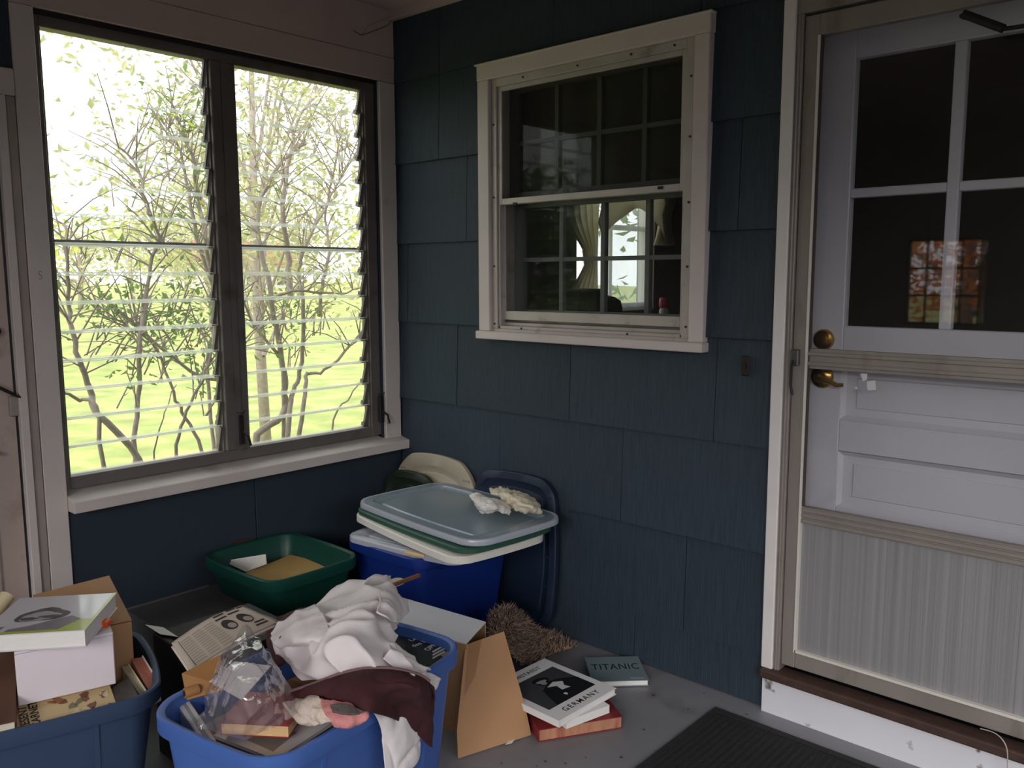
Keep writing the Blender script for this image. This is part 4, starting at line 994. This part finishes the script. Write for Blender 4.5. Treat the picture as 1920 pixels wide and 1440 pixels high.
# ------------------------------------------------------------------ heap in the bright blue tote
FP = TC + n_ * (.217 + .022)                      # a point just outside the tote's right-hand wall
def F(px, py, off=0): return PN(px, py, FP + n_ * off, n_)
GREYP = M('grey_print_paper', (176, 168, 160), .8, var=.06, vscale=20); NEWS = M('newsprint', (178, 166, 152), .85, var=.05, vscale=10)
t_ = thing('packing_box', (TC.x, TC.y, .02), 'brown packing box filling the bottom of the bright blue tote', 'box')
mp = Matrix.Translation((TC.x, TC.y, 0)) @ Matrix.Rotation(TANG, 4, 'Z'); t_.matrix_basis = mp
MB().box(-.14, .14, -.265, .265, .016, .355).build('carton', KR2, t_, local=True); MB().box(-.14, .14, -.03, .03, .355, .3555).build('tape', M('brown_tape_mark', (150, 110, 74), .7), t_, local=True)
# magazines at the front
MAGP = M('glossy_magazine_page', (208, 202, 198), .3, coat=.3, var=.04)
t, W, Hh, T = book('magazine', (400, 1378, .376), (517, 1424, .376), (525, 1318, .376), .008, 'glossy open magazine at the near end of the bright blue tote', MAGP, PAGESW, hard=False, h=.19)
quad_on(t, [(W * .42, Hh * .12), (W * .86, Hh * .10), (W * .80, Hh * .55), (W * .45, Hh * .5)], T + .0004, 'printed_photo', M('magazine_photo', (140, 130, 124), .35))
quad_on(t, [(W * .1, Hh * .3), (W * .36, Hh * .3), (W * .34, Hh * .8), (W * .1, Hh * .8)], T + .0004, 'printed_photo', M('magazine_photo2', (160, 146, 136), .35))
for k, (dx, col) in enumerate(((0, (206, 204, 206)), (.012, (150, 150, 156)), (.024, (198, 194, 190)))):
    a = P(322 + k * 9, 1302 + k * 2, z=.395); b = P(374 + k * 11, 1384 + k * 3, z=.385)
    d = (b - a); side = V((-d.y, d.x, 0)).normalized() * .011; 
    if side.x < 0: side = -side
    o = MB().hexa([a - V((0, 0, .10)), b - V((0, 0, .10)), b - V((0, 0, .10)) + side, a - V((0, 0, .10)) + side, a, b, b + side, a + side]).build('paper_folder', M('folder_grey_%d' % k, col, .7), bevel=.002, normals=True)
    tag(o, ['white folder standing against the left wall of the bright blue tote', 'grey folder between two pale folders in the bright blue tote', 'cream folder nearest the red book in the bright blue tote'][k], 'folder')
TB = M('brown_folder_card', (168, 120, 72), .6, var=.12, vscale=14)
sheet('brown_envelope', [(342, 1262, .475), (352, 1312, .425), (432, 1290, .43), (412, 1228, .485)], .006, TB, 'stiff brown envelope standing at the left of the clear bag', 'envelope')
a = P(345, 1306, z=.435); b = P(352, 1270, z=.475)
tr_ = thing('paper_roll', a, 'small brown paper roll at the left rim of the bright blue tote', 'roll')
MB().tube([P(346, 1300, z=.44), P(372, 1292, z=.44)], .012, 12).build('roll', TB, tr_, smooth=True); MB().tube([P(344, 1300.5, z=.44), P(346, 1300, z=.44)], .007, 10).build('roll_hollow', BLACKM, tr_)
RB = M('red_book_cloth', (150, 34, 38), .5); CRP = M('cream_page_block', (218, 178, 128), .75, var=.08, vscale=60, stretch=(.3, .3, 6))
t, W, Hh, T = book('red_paperback', (412, 1355, .418), (541, 1361, .418), (436, 1310, .418), .030, 'red-covered book with cream pages under the clear bag', RB, CRP, h=.145, inset=.002)
# newspaper
nw = thing('newspaper', P(420, 1200, z=.46), 'folded newspaper with round photos lying on the tote rim', 'newspaper')
N0, N1, N2, N3 = pz((357, 1258, .440)), pz((524, 1166, .468)), pz((452, 1136, .520)), pz((322, 1207, .478))
rows = []
for i in range(7):
    f_ = i / 6; lo = lerp(N0, N1, f_); hi = lerp(N3, N2, f_); bow = V((0, 0, .012 * sin(pi * f_)))
    rows.append([lo + (hi - lo) * (j / 4) + bow * (1 if j else .6) for j in range(5)])
nsh = patch('folded_sheet', rows, NEWS, nw, nu=24, nv=14, amp=.0015, freq=20, thick=.006)
patch('inner_sheet', [[p - V((-.004, .004, .007)) for p in r] for r in rows], M('newsprint_pale', (196, 184, 172), .85), nw, nu=20, nv=10, amp=.001, freq=20, thick=.003)
nrm = (N1 - N0).cross(N3 - N0).normalized()
if nrm.z < 0: nrm = -nrm
def onN(u, v):
    lo = lerp(N0, N1, u); hi = lerp(N3, N2, u); return lo + (hi - lo) * v + V((0, 0, .012 * sin(pi * u))) * min(1, .6 + v * 1.6) + nrm * .0050
PR1 = M('print_grey_text', (152, 141, 130), .85); PR2 = M('print_dark', (52, 46, 46), .8)
def printed(u0, u1, v0, v1, mat, nm):
    k = 5; vs_ = []
    for i in range(k):
        for v in (v0, v1): vs_.append(onN(u0 + (u1 - u0) * i / (k - 1), v))
    MB().add(vs_, [(2 * i, 2 * i + 2, 2 * i + 3, 2 * i + 1) for i in range(k - 1)]).build(nm, mat, nsh)
for (a, b) in ((.07, .19), (.22, .34), (.37, .49)):
    for k in range(11): printed(a, b, .06 + k * .075, .06 + k * .075 + .03, PR1, 'text_line')
printed(.055, .060, .02, .9, PR2, 'column_rule')
for (u, v, w_) in ((.53, .78, .15), (.55, .90, .14), (.71, .80, .16), (.74, .92, .13), (.80, .22, .12), (.78, .12, .14), (.88, .9, .09)): printed(u, u + w_, v, v + .055, PR2, 'headline')
for (u, v) in ((.60, .52), (.80, .52)):
    vs_ = [onN(u + .075 * cos(2 * pi * k / 16), v + .20 * sin(2 * pi * k / 16)) for k in range(16)]
    MB().add(vs_, [tuple(range(16))]).build('round_photo', PR2, nsh)
    vs_ = [onN(u + .01 + .045 * cos(2 * pi * k / 12), v - .06 + .10 * sin(2 * pi * k / 12)) + nrm * .0008 for k in range(12)]
    MB().add(vs_, [tuple(range(12))]).build('round_photo', PR1, nsh)
# long cream board along the back left rim, wooden stick
CB = M('cream_painted_board', (214, 202, 168), .6, var=.06)
a, b = P(470, 1176, z=.452), P(737, 1084, z=.452); d = (b - a); sd = V((d.y, -d.x, 0)).normalized() * .045
mb = MB(); k = 8
prof = [a, b] + [b + sd * .5 + (sd * -.5 * cos(pi * i / k) + d.normalized() * .022 * sin(pi * i / k)) for i in range(1, k)] + [b + sd, a + sd]
nn_ = len(prof); mb.add(prof + [q - V((0, 0, .012)) for q in prof], [tuple(range(nn_)), tuple(range(nn_, 2 * nn_))[::-1]] + [(i, i + nn_, (i + 1) % nn_ + nn_, (i + 1) % nn_) for i in range(nn_)])
tag(mb.build('wooden_board', CB, normals=True, bevel=.003), 'long cream board with a rounded end behind the white shirt', 'board')
a, b = P(700, 1112, z=.462), P(784, 1080, z=.470)
d = (b - a); sd = V((-d.y, d.x, 0)).normalized() * .014
tag(MB().obox(a, d, -sd, (0, 0, .010)).build('wooden_stick', M('red_brown_wood', (126, 74, 50), .5, var=.15, vscale=20), bevel=.002, normals=True), 'red-brown wooden stick poking out behind the white shirt', 'stick')
# black book standing low at the back right corner
BK = M('black_glossy_cover', (20, 22, 24), .35, coat=.3)
t, W, Hh, T = book('black_book', (783, 1266, .392), (853, 1218, .392), (716, 1192, .392), .022, 'black book with white lettering at the back of the bright blue tote', BK, PAGESW, h=.26)
WI = M('white_ink', (214, 210, 200), .6)
inv = t.parent.matrix_basis.inverted()
def loc_(a, b): return inv @ P(a, b, z=.392)
for (txt, a, b, sz) in (('CIEL', (757, 1181), (777, 1171), .022), ('Legendes', (772, 1203), (810, 1186), .024), ('des Indes', (776, 1214), (820, 1195), .024), ('OPM', (803, 1221), (822, 1209), .026)):
    A_, B_ = loc_(*a), loc_(*b); d_ = B_ - A_; an = math.atan2(d_.y, d_.x)
    o = textmesh('title', txt, sz, WI, Matrix.Identity(4), t, bold=.0005)
    wd = max(v.co.x for v in o.data.vertices)
    o.data.transform(Matrix.Translation((A_.x, A_.y, T + .0005)) @ Matrix.Rotation(an, 4, 'Z') @ Matrix.Diagonal((d_.length / wd, 1, 1, 1)))
for (a, b) in (((812, 1224), (846, 1205)), ((812, 1230), (850, 1209)), ((812, 1236), (835, 1223))):
    quad_on(t, [loc_(*a)[:2], loc_(*b)[:2], loc_(b[0] - 2, b[1] - 2.5)[:2], loc_(a[0] - 2, a[1] - 2.5)[:2]], T + .0005, 'small_print', WI)
quad_on(t, [loc_(*q)[:2] for q in ((836, 1236), (862, 1222), (850, 1214), (826, 1229))], T + .0004, 'cover_photo', M('photo_grey3', (150, 146, 140), .5))
# maroon cloth under and over the shirt
MAR = M('maroon_cloth', (66, 28, 32), .9, var=.12, vscale=60, bump=.25, bscale=300, sheen=.0); SHIRT = M('white_cotton', (228, 220, 220), .85, bump=.12, bscale=220)
o = patch('dark_red_scarf', grid([[(500, 1168, .455), (540, 1150, .465), (585, 1135, .465)], [(500, 1205, .455), (545, 1185, .475), (590, 1170, .48)], [(515, 1250, .44), (550, 1240, .46), (600, 1230, .465)]]), MAR, nu=24, nv=24, amp=.006, freq=30, thick=.004, seed=5)
tag(o, 'dark red scarf showing behind the left cuff of the white shirt', 'scarf')
sh = thing('white_shirt', P(660, 1250, z=.42), 'crumpled white shirt heaped on top of the bright blue tote', 'shirt')
patch('shirt_body', grid([[(512, 1193, .480), (560, 1150, .505), (620, 1115, .525), (680, 1091, .535), (722, 1086, .525), (750, 1116, .475)],
    [(516, 1210, .485), (578, 1176, .535), (638, 1146, .565), (690, 1118, .575), (730, 1115, .545), (757, 1145, .470)],
    [(530, 1224, .475), (588, 1202, .545), (645, 1176, .585), (698, 1158, .575), (718, 1158, .540), (732, 1178, .485)],
    [(546, 1243, .460), (588, 1230, .525), (640, 1210, .570), (700, 1196, .560), (722, 1198, .525), (740, 1206, .480)],
    [(553, 1260, .450), (594, 1256, .495), (640, 1244, .530), (700, 1236, .530), (742, 1236, .500), (760, 1238, .470)],
    [(566, 1276, .440), (606, 1278, .460), (650, 1274, .480), (710, 1266, .485), (765, 1272, .475), (806, 1262, .450)]]), SHIRT, sh, nu=110, nv=110, amp=.006, freq=16, ridge=.028, thick=.0025, seed=2.3, aniso=(1, .7))
# cuff folded out at the left
slv = patch('sleeve', grid([[(508, 1188, .500), (540, 1158, .53), (590, 1132, .55)], [(510, 1200, .515), (550, 1178, .55), (610, 1158, .575)], [(522, 1214, .505), (560, 1200, .545), (620, 1188, .58)], [(526, 1219, .490), (565, 1212, .525), (625, 1205, .56)]]), SHIRT, sh, nu=40, nv=40, amp=.003, freq=20, ridge=.008, thick=.003, seed=6.1)
MB().tube([P(527, 1196, z=.527), P(527.6, 1196, z=.530)], .005, 8).build('button', BLACKM, slv)
patch('collar', grid([[(700, 1098, .56), (730, 1094, .565), (748, 1120, .52)], [(712, 1122, .59), (735, 1130, .575), (752, 1152, .51)], [(705, 1150, .59), (728, 1160, .57), (745, 1170, .525)]]), SHIRT, sh, nu=30, nv=30, amp=.004, freq=24, ridge=.008, thick=.004, seed=4.4)
patch('shirt_flap', [[pz((726, 1204, .530)), pz((748, 1237, .490)), pz((780, 1259, .465)), F(806, 1261), F(824, 1272)], [pz((730, 1215, .535)), pz((762, 1240, .50)), pz((785, 1266, .475)), F(808, 1280, .006), F(820, 1290, .004)], [pz((718, 1235, .525)), pz((750, 1258, .495)), pz((775, 1278, .47)), F(795, 1298, .004), F(800, 1306)]], SHIRT, sh, nu=30, nv=40, amp=.004, freq=22, ridge=.012, thick=.0025, seed=7.2)
patch('shirt_tail', [[pz((690, 1322, .440)), F(704, 1344, .004), F(716, 1375, .006), F(719, 1405, .004), F(722, 1450)], [pz((725, 1300, .448)), F(735, 1340, .012), F(742, 1375, .018), F(745, 1410, .016), F(750, 1455, .01)], [pz((760, 1280, .45)), F(768, 1335, .008), F(775, 1365, .012), F(782, 1390, .012), F(782, 1432, .006)], [pz((775, 1270, .45)), F(778, 1330, .004), F(785, 1360, .005), F(790, 1385, .004), F(786, 1415, .002)]], SHIRT, sh, nu=40, nv=60, amp=.003, freq=18, ridge=.010, thick=.002, seed=9.5, aniso=(1, 1.6))
# maroon sweater over the rim
sw = patch('maroon_sweater', [[pz((541, 1297, .468)), pz((543, 1300, .466)), pz((546, 1303, .464)), pz((552, 1307, .460))],
    [pz((590, 1281, .482)), pz((593, 1292, .482)), pz((596, 1302, .474)), pz((600, 1311, .462))],
    [pz((640, 1262, .508)), pz((644, 1280, .506)), pz((648, 1300, .492)), pz((650, 1318, .470))],
    [pz((695, 1252, .515)), pz((696, 1280, .512)), pz((697, 1310, .490)), pz((696, 1335, .462))],
    [pz((745, 1254, .508)), pz((748, 1285, .496)), F(748, 1318, .022), F(742, 1350, .014)],
    [pz((785, 1264, .482)), pz((788, 1295, .468)), F(786, 1335, .026), F(778, 1374, .016)],
    [pz((804, 1278, .462)), F(808, 1300, .022), F(806, 1345, .022), F(800, 1394, .012)],
    [F(815, 1292, .016), F(814, 1315, .016), F(813, 1350, .016), F(811, 1402, .010)]], MAR, nu=80, nv=50, amp=.003, freq=18, ridge=.006, thick=.005, seed=1.7)
tag(sw, 'dark maroon sweater draped over the right rim of the bright blue tote', 'sweater')
B = catmull([[pz((541, 1297, .471)), pz((541, 1297, .471))], [pz((590, 1281, .486)), pz((590, 1281, .486))], [pz((640, 1262, .512)), pz((640, 1262, .512))], [pz((695, 1252, .519)), pz((695, 1252, .519))], [pz((745, 1254, .512)), pz((745, 1254, .512))], [pz((785, 1264, .486))] * 2, [pz((806, 1277, .465))] * 2], 40, 2)[:, 0]
MB().tube([V(q) for q in B], .0035, 6).build('hem', M('maroon_hem', (120, 92, 92), .9), sw)
# pink and cream knitted scarf
KN = M('cream_knit', (216, 198, 184), .95, bump=.8, bscale=140); PK = M('pink_knit', (212, 140, 138), .95, bump=.8, bscale=140)
kn = thing('knitted_scarf', P(615, 1345, z=.43), 'cream and pink knitted scarf under the maroon sweater', 'scarf')
patch('cream_band', grid([[(530, 1320, .440), (560, 1312, .455), (590, 1306, .462)], [(545, 1335, .442), (575, 1325, .462), (605, 1316, .472)], [(560, 1350, .43), (590, 1342, .452), (620, 1335, .465)], [(580, 1360, .42), (605, 1356, .438), (630, 1352, .45)]]), KN, kn, nu=40, nv=30, amp=.004, freq=40, ridge=.006, thick=.008, seed=3.3)
patch('pink_band', grid([[(600, 1312, .472), (640, 1318, .475), (690, 1334, .46)], [(605, 1330, .468), (645, 1335, .468), (690, 1345, .452)], [(620, 1350, .455), (650, 1352, .455), (682, 1352, .446)], [(628, 1362, .44), (650, 1362, .44), (672, 1358, .438)]]), PK, kn, nu=40, nv=30, amp=.004, freq=40, ridge=.004, thick=.008, seed=5.3)
patch('grey_band', grid([[(618, 1322, .484), (650, 1322, .486), (682, 1334, .472)], [(624, 1336, .478), (652, 1340, .477), (672, 1340, .470)]]), M('grey_knit', (96, 88, 86), .95, bump=.8, bscale=140), kn, nu=16, nv=24, amp=.002, freq=40, thick=.004, seed=5.3)
# clear plastic bag with a white card inside
BAG = film('clear_bag_film', (238, 236, 240), .12, haze=.16, hazecol=(225, 220, 226), bump=.6, bscale=26, rough=.06, power=2, fmax=.75)
bagc = grid([[(438, 1196, .575), (452, 1178, .595), (460, 1171, .603), (470, 1180, .59), (480, 1196, .575)],
    [(414, 1236, .535), (438, 1226, .575), (465, 1222, .588), (492, 1229, .565), (510, 1242, .532)],
    [(394, 1282, .490), (425, 1276, .555), (465, 1272, .572), (508, 1272, .548), (538, 1276, .492)],
    [(380, 1326, .455), (415, 1326, .515), (465, 1325, .535), (515, 1318, .508), (554, 1302, .462)],
    [(374, 1366, .425), (415, 1375, .448), (462, 1378, .452), (515, 1362, .455), (562, 1336, .445)]])
bg_ = patch('clear_bag', bagc, BAG, nu=70, nv=70, amp=.007, freq=22, ridge=.012, thick=0, seed=6.6)
tag(bg_, 'crumpled clear plastic bag on the left of the bright blue tote', 'bag')
sheet('white_card', [(392, 1278, .478), (452, 1312, .470), (508, 1248, .520), (440, 1240, .532)], .002, PAPER, 'white card inside the clear plastic bag', 'card')

# ------------------------------------------------------------------ heap in the slate-blue tote at the left
t_ = thing('packing_box', (LC.x, LC.y, .02), 'brown packing box filling the bottom of the slate-blue tote', 'box')
t_.matrix_basis = Matrix.Translation((LC.x, LC.y, 0)) @ Matrix.Rotation(LANG, 4, 'Z')
MB().box(-.12, .12, -.22, .22, .016, .325).build('carton', KR2, t_, local=True); MB().box(-.12, .12, -.03, .03, .325, .3255).build('tape', MATS['brown_tape_mark'], t_, local=True)
# brown carton
cc = P(258, 1163, z=.50) - ul * .015; d1 = V((-.22, -.975, 0)); d2 = V((-.975, .22, 0))
cbx = thing('brown_carton', (cc + d1 * .12 + d2 * .14) - V((0, 0, .17)), 'brown cardboard carton behind the white box in the left tote', 'box')
o_ = cc + d1 * .235; o_.z = .33
MB().obox(o_, -d1 * .235, d2 * .26, V((0, 0, .17))).build('carton', KR2, cbx, normals=True)
MB().add([cc + V((0, 0, .003)), cc + d1 * .23 + V((0, 0, .003)), cc + d1 * .2 + d2 * .27 + V((0, 0, .03)), cc + d2 * .30 + V((0, 0, .035))], [(0, 1, 2, 3)]).build('top_flap', KR2, cbx).modifiers.new('t', 'SOLIDIFY').thickness = .004
# white box
w0 = P(35, 1325, z=.39); w1 = P(218, 1282, z=.39); d = w1 - w0; bk = V((-d.y, d.x, 0)).normalized()
wbx = thing('white_box', (w0 + w1) / 2, 'plain white cardboard box under the art book in the left tote', 'box')
MB().obox(w0, d, bk * .075, (0, 0, .128)).build('box_body', M('pinkish_white_card', (224, 214, 220), .6, var=.02), wbx, bevel=.002, normals=True)
MB().obox(w0 + V((0, 0, .129)) - bk * .001, d, bk * .077, (0, 0, .008)).build('box_lid', MATS['pinkish_white_card'], wbx, bevel=.002, normals=True)
# art book on top
p0 = pz((160, 1181, .575)); pb = pz((222, 1111, .575)); pl = pz((40, 1121, .575))
ARTC = M('art_book_jacket', (206, 204, 212), .25, coat=.6, var=.03); GRN = M('lime_green_print', (176, 190, 60), .3, coat=.5)
t, W, Hh, T = book('art_book', p0 + (pl - pb), p0, pl, .043, 'thick art book with lime green border on the white box', ARTC, PAGESW, inset=.003)
z_ = T + .0004
quad_on(t, [(W * .0, 0), (W, 0), (W, Hh), (W * .965, Hh), (W * .965, Hh * .06), (W * .0, Hh * .06)], z_, 'green_border', GRN)
quad_on(t, [(W * .72, Hh * .06), (W * .965, Hh * .06), (W * .965, Hh * .30), (W * .86, Hh * .30)], z_, 'green_border', GRN)
GR1 = M('art_photo_grey', (120, 118, 126), .25, coat=.5); GR2 = M('art_photo_dark', (62, 60, 66), .25, coat=.5)
quad_on(t, [(W * .22, Hh * .06), (W * .72, Hh * .06), (W * .86, Hh * .30), (W * .74, Hh * .40), (W * .55, Hh * .28), (W * .40, Hh * .18), (W * .24, Hh * .12)], z_ + .0003, 'cover_photo', GR1)
blob(t, W * .44, Hh * .46, W * .25, Hh * .17, z_ + .0006, 'cover_photo', GR2, ang=.15); blob(t, W * .43, Hh * .42, W * .19, Hh * .115, z_ + .0009, 'cover_photo', M('art_photo_light', (170, 168, 174), .25, coat=.5), ang=.2)
blob(t, W * .34, Hh * .36, W * .09, Hh * .04, z_ + .0012, 'cover_photo', GR2); blob(t, W * .53, Hh * .40, W * .11, Hh * .04, z_ + .0012, 'cover_photo', GR2)
quad_on(t, [(W * .05, Hh * .10), (W * .16, Hh * .10), (W * .18, Hh * .20), (W * .06, Hh * .16)], z_ + .0006, 'cover_photo', GR1)
# tan magazine with vertical lettering
MG = M('tan_magazine_cover', (196, 172, 128), .45, var=.06)
t, W, Hh, T = book('tan_magazine', (34, 1384, .355), (222, 1332, .355), (16, 1318, .390), .010, 'tan illustrated magazine tilted under the white box', MG, PAGESW, hard=False, h=.17)
z_ = T + .0005
rot = Matrix.Rotation(pi / 2, 4, 'Z')
textmesh('title', 'PRESENT', .026, INK, Matrix.Translation((W * .13, Hh * .06, z_)) @ rot, t, sx=.9, bold=.0006); textmesh('title', 'CARNET', .026, INK, Matrix.Translation((W * .235, Hh * .12, z_)) @ rot, t, sx=.9, bold=.0006)
quad_on(t, [(W * .035, Hh * .2), (W * .055, Hh * .2), (W * .055, Hh * .8), (W * .035, Hh * .8)], z_, 'small_print', M('brown_ink', (150, 108, 88), .6))
ILL = [M('illustration_brown', (120, 84, 66), .45), M('illustration_olive', (118, 112, 84), .45), M('illustration_pale', (206, 190, 156), .45), M('illustration_rust', (156, 100, 76), .45)]
ri = random.Random(3)
for k in range(26):
    blob(t, W * ri.uniform(.36, .92), Hh * ri.uniform(.10, .8), W * ri.uniform(.02, .07), Hh * ri.uniform(.03, .08), z_ + .0002 * (k % 4), 'illustration', ILL[k % 4], n=10, ang=ri.uniform(0, 3), wob=.2)
# small books standing at the right end
for k, (q, col, lab) in enumerate((([(246, 1236, .40), (266, 1232, .40), (298, 1284, .352), (279, 1294, .352)], (158, 92, 76), 'small terracotta paperback standing at the right end of the left tote'), ([(228, 1250, .39), (240, 1248, .39), (274, 1300, .350), (262, 1304, .350)], (168, 158, 128), 'small sage paperback left of the terracotta one'))):
    c_ = [pz(a) for a in q]
    o = thing('small_paperback', (c_[0] + c_[2]) / 2 - V((0, 0, .07)), lab, 'book', 'small paperbacks in the left tote')
    MB().hexa([p - V((0, 0, .045)) for p in c_] + c_).build('pages', M('sp_cover_%d' % k, col, .6), o, normals=True)
    ed = (c_[1] - c_[0]).normalized() * .003
    MB().hexa([c_[1] - V((0, 0, .045)), c_[1] - V((0, 0, .045)) + ed, c_[2] - V((0, 0, .045)) + ed, c_[2] - V((0, 0, .045)), c_[1] + V((0, 0, .004)), c_[1] + ed + V((0, 0, .004)), c_[2] + ed + V((0, 0, .004)), c_[2] + V((0, 0, .004))]).build('cover', M('pale_card_cover', (204, 196, 178), .6), o, normals=True)
    MB().hexa([c_[3] - V((0, 0, .045)), c_[2] - V((0, 0, .045)), c_[2] - V((0, 0, .045)) + V((.002, -.002, 0)), c_[3] - V((0, 0, .045)) + V((.002, -.002, 0)), c_[3], c_[2], c_[2] + V((.002, -.002, 0)), c_[3] + V((.002, -.002, 0))]).build('spine', MATS['pale_card_cover'], o, normals=True)
sheet('crumpled_paper', [(214, 1330, .350), (248, 1320, .350), (262, 1306, .356), (226, 1296, .362)], .001, PAPER, 'torn white paper at the rim of the left tote', 'paper')
sheet('dark_book', [(196, 1302, .372), (212, 1340, .355), (262, 1310, .36), (240, 1268, .38)], .02, M('mottled_dark_cover', (62, 50, 48), .5, var=.4, vscale=60), 'mottled dark book lying right of the tan magazine', 'book')
# old brown books at far left, cream roll
t, W, Hh, T = book('brown_book', (-60, 1372, .40), (30, 1352, .40), (-60, 1225, .47), .03, 'worn brown book at the left edge beside the white box', M('worn_brown_leather', (92, 64, 48), .6, var=.25, vscale=10), PAGES)
tr_ = thing('cream_roll', P(-10, 1125, z=.55), 'cream rolled paper leaning behind the art book at the left edge', 'roll')
MB().tube([V((.58, -2.06, .335)), P(14, 1117, z=.545)], .020, 16).build('roll', M('cream_roll_paper', (214, 198, 164), .7), tr_, smooth=True); MB().tube([P(14, 1117, z=.545), P(14, 1117, z=.545) + (P(14, 1117, z=.545) - V((.58, -2.06, .335))).normalized() * .001], .013, 12).build('roll_hollow', TB, tr_)
tag(MB().tube([P(195, 1172, z=.535), P(202, 1166, z=.535)], [.010, .011], 8).build('orange_cap', M('orange_plastic', (226, 96, 40), .4)), 'bright orange cap peeking between the art book and carton', 'cap')
# black carton with white slip between the bins
bx = thing('black_carton', (.72, -1.32, 0), 'black carton between the two front totes', 'box')
box('carton', .575, .865, -1.455, -1.14, 0, .372, M('black_card', (24, 23, 24), .7), bx, bevel=.003)
tag(MB().hexa([P(272, 1171, z=.374), P(300, 1189, z=.374), P(334, 1194, z=.374), P(306, 1176, z=.374), P(272, 1171, z=.38), P(300, 1189, z=.38), P(334, 1194, z=.38), P(306, 1176, z=.38)]).build('paper_slip', PAPER, normals=True), 'white paper slip on the edge of the black carton', 'paper')
# ------------------------------------------------------------------ small fittings
db = P(1398, 686, y=-.004)
bl = thing('doorbell', (db.x, -.002, db.z - .03), 'small dark doorbell on the blue shingles left of the door', 'doorbell')
box('plate', db.x - .014, db.x + .014, -.010, -.002, db.z - .032, db.z + .032, M('weathered_bronze', (52, 42, 38), .6, .4), bl, bevel=.003); MB().tube([(db.x, -.010, db.z), (db.x, -.015, db.z)], .008, 10).build('button', BLACKM, bl)
wr = [P(1838, 1366, y=-.058), P(1862, 1373, y=-.062), P(1878, 1385, y=-.066), P(1888, 1405, y=-.068), P(1889, 1440, y=-.066), P(1887, 1475, y=-.06)]
wr = [V(q) for q in catmull([[q, q] for q in wr], 24, 2)[:, 0]]
tag(MB().tube(wr, .0016, 6).build('wire', M('pale_wire', (176, 166, 158), .5)), 'thin pale wire curling down from the door threshold', 'wire')

rd = random.Random(21); cr = MB()
for (px, py) in ((1098, 1421), (1165, 1420), (1207, 1368), (1225, 1304), (1022, 1428), (1007, 1437), (1290, 1330), (1380, 1352), (1255, 1400), (1060, 1432), (1320, 1300), (1400, 1340), (940, 1432)):
    q = P(px, py, z=.002); r_ = rd.uniform(.003, .007)
    cr.add([q + V((r_ * cos(a), r_ * .6 * sin(a), rd.uniform(0, .002))) for a in (0, 1.2, 2.5, 3.6, 5)] + [q + V((0, 0, .003))], [(i, (i + 1) % 5, 5) for i in range(5)])
tag(cr.build('floor_debris', M('dark_crumbs', (52, 48, 48), .9)), 'tiny dark crumbs scattered on the grey porch floor', 'debris', kind='stuff')
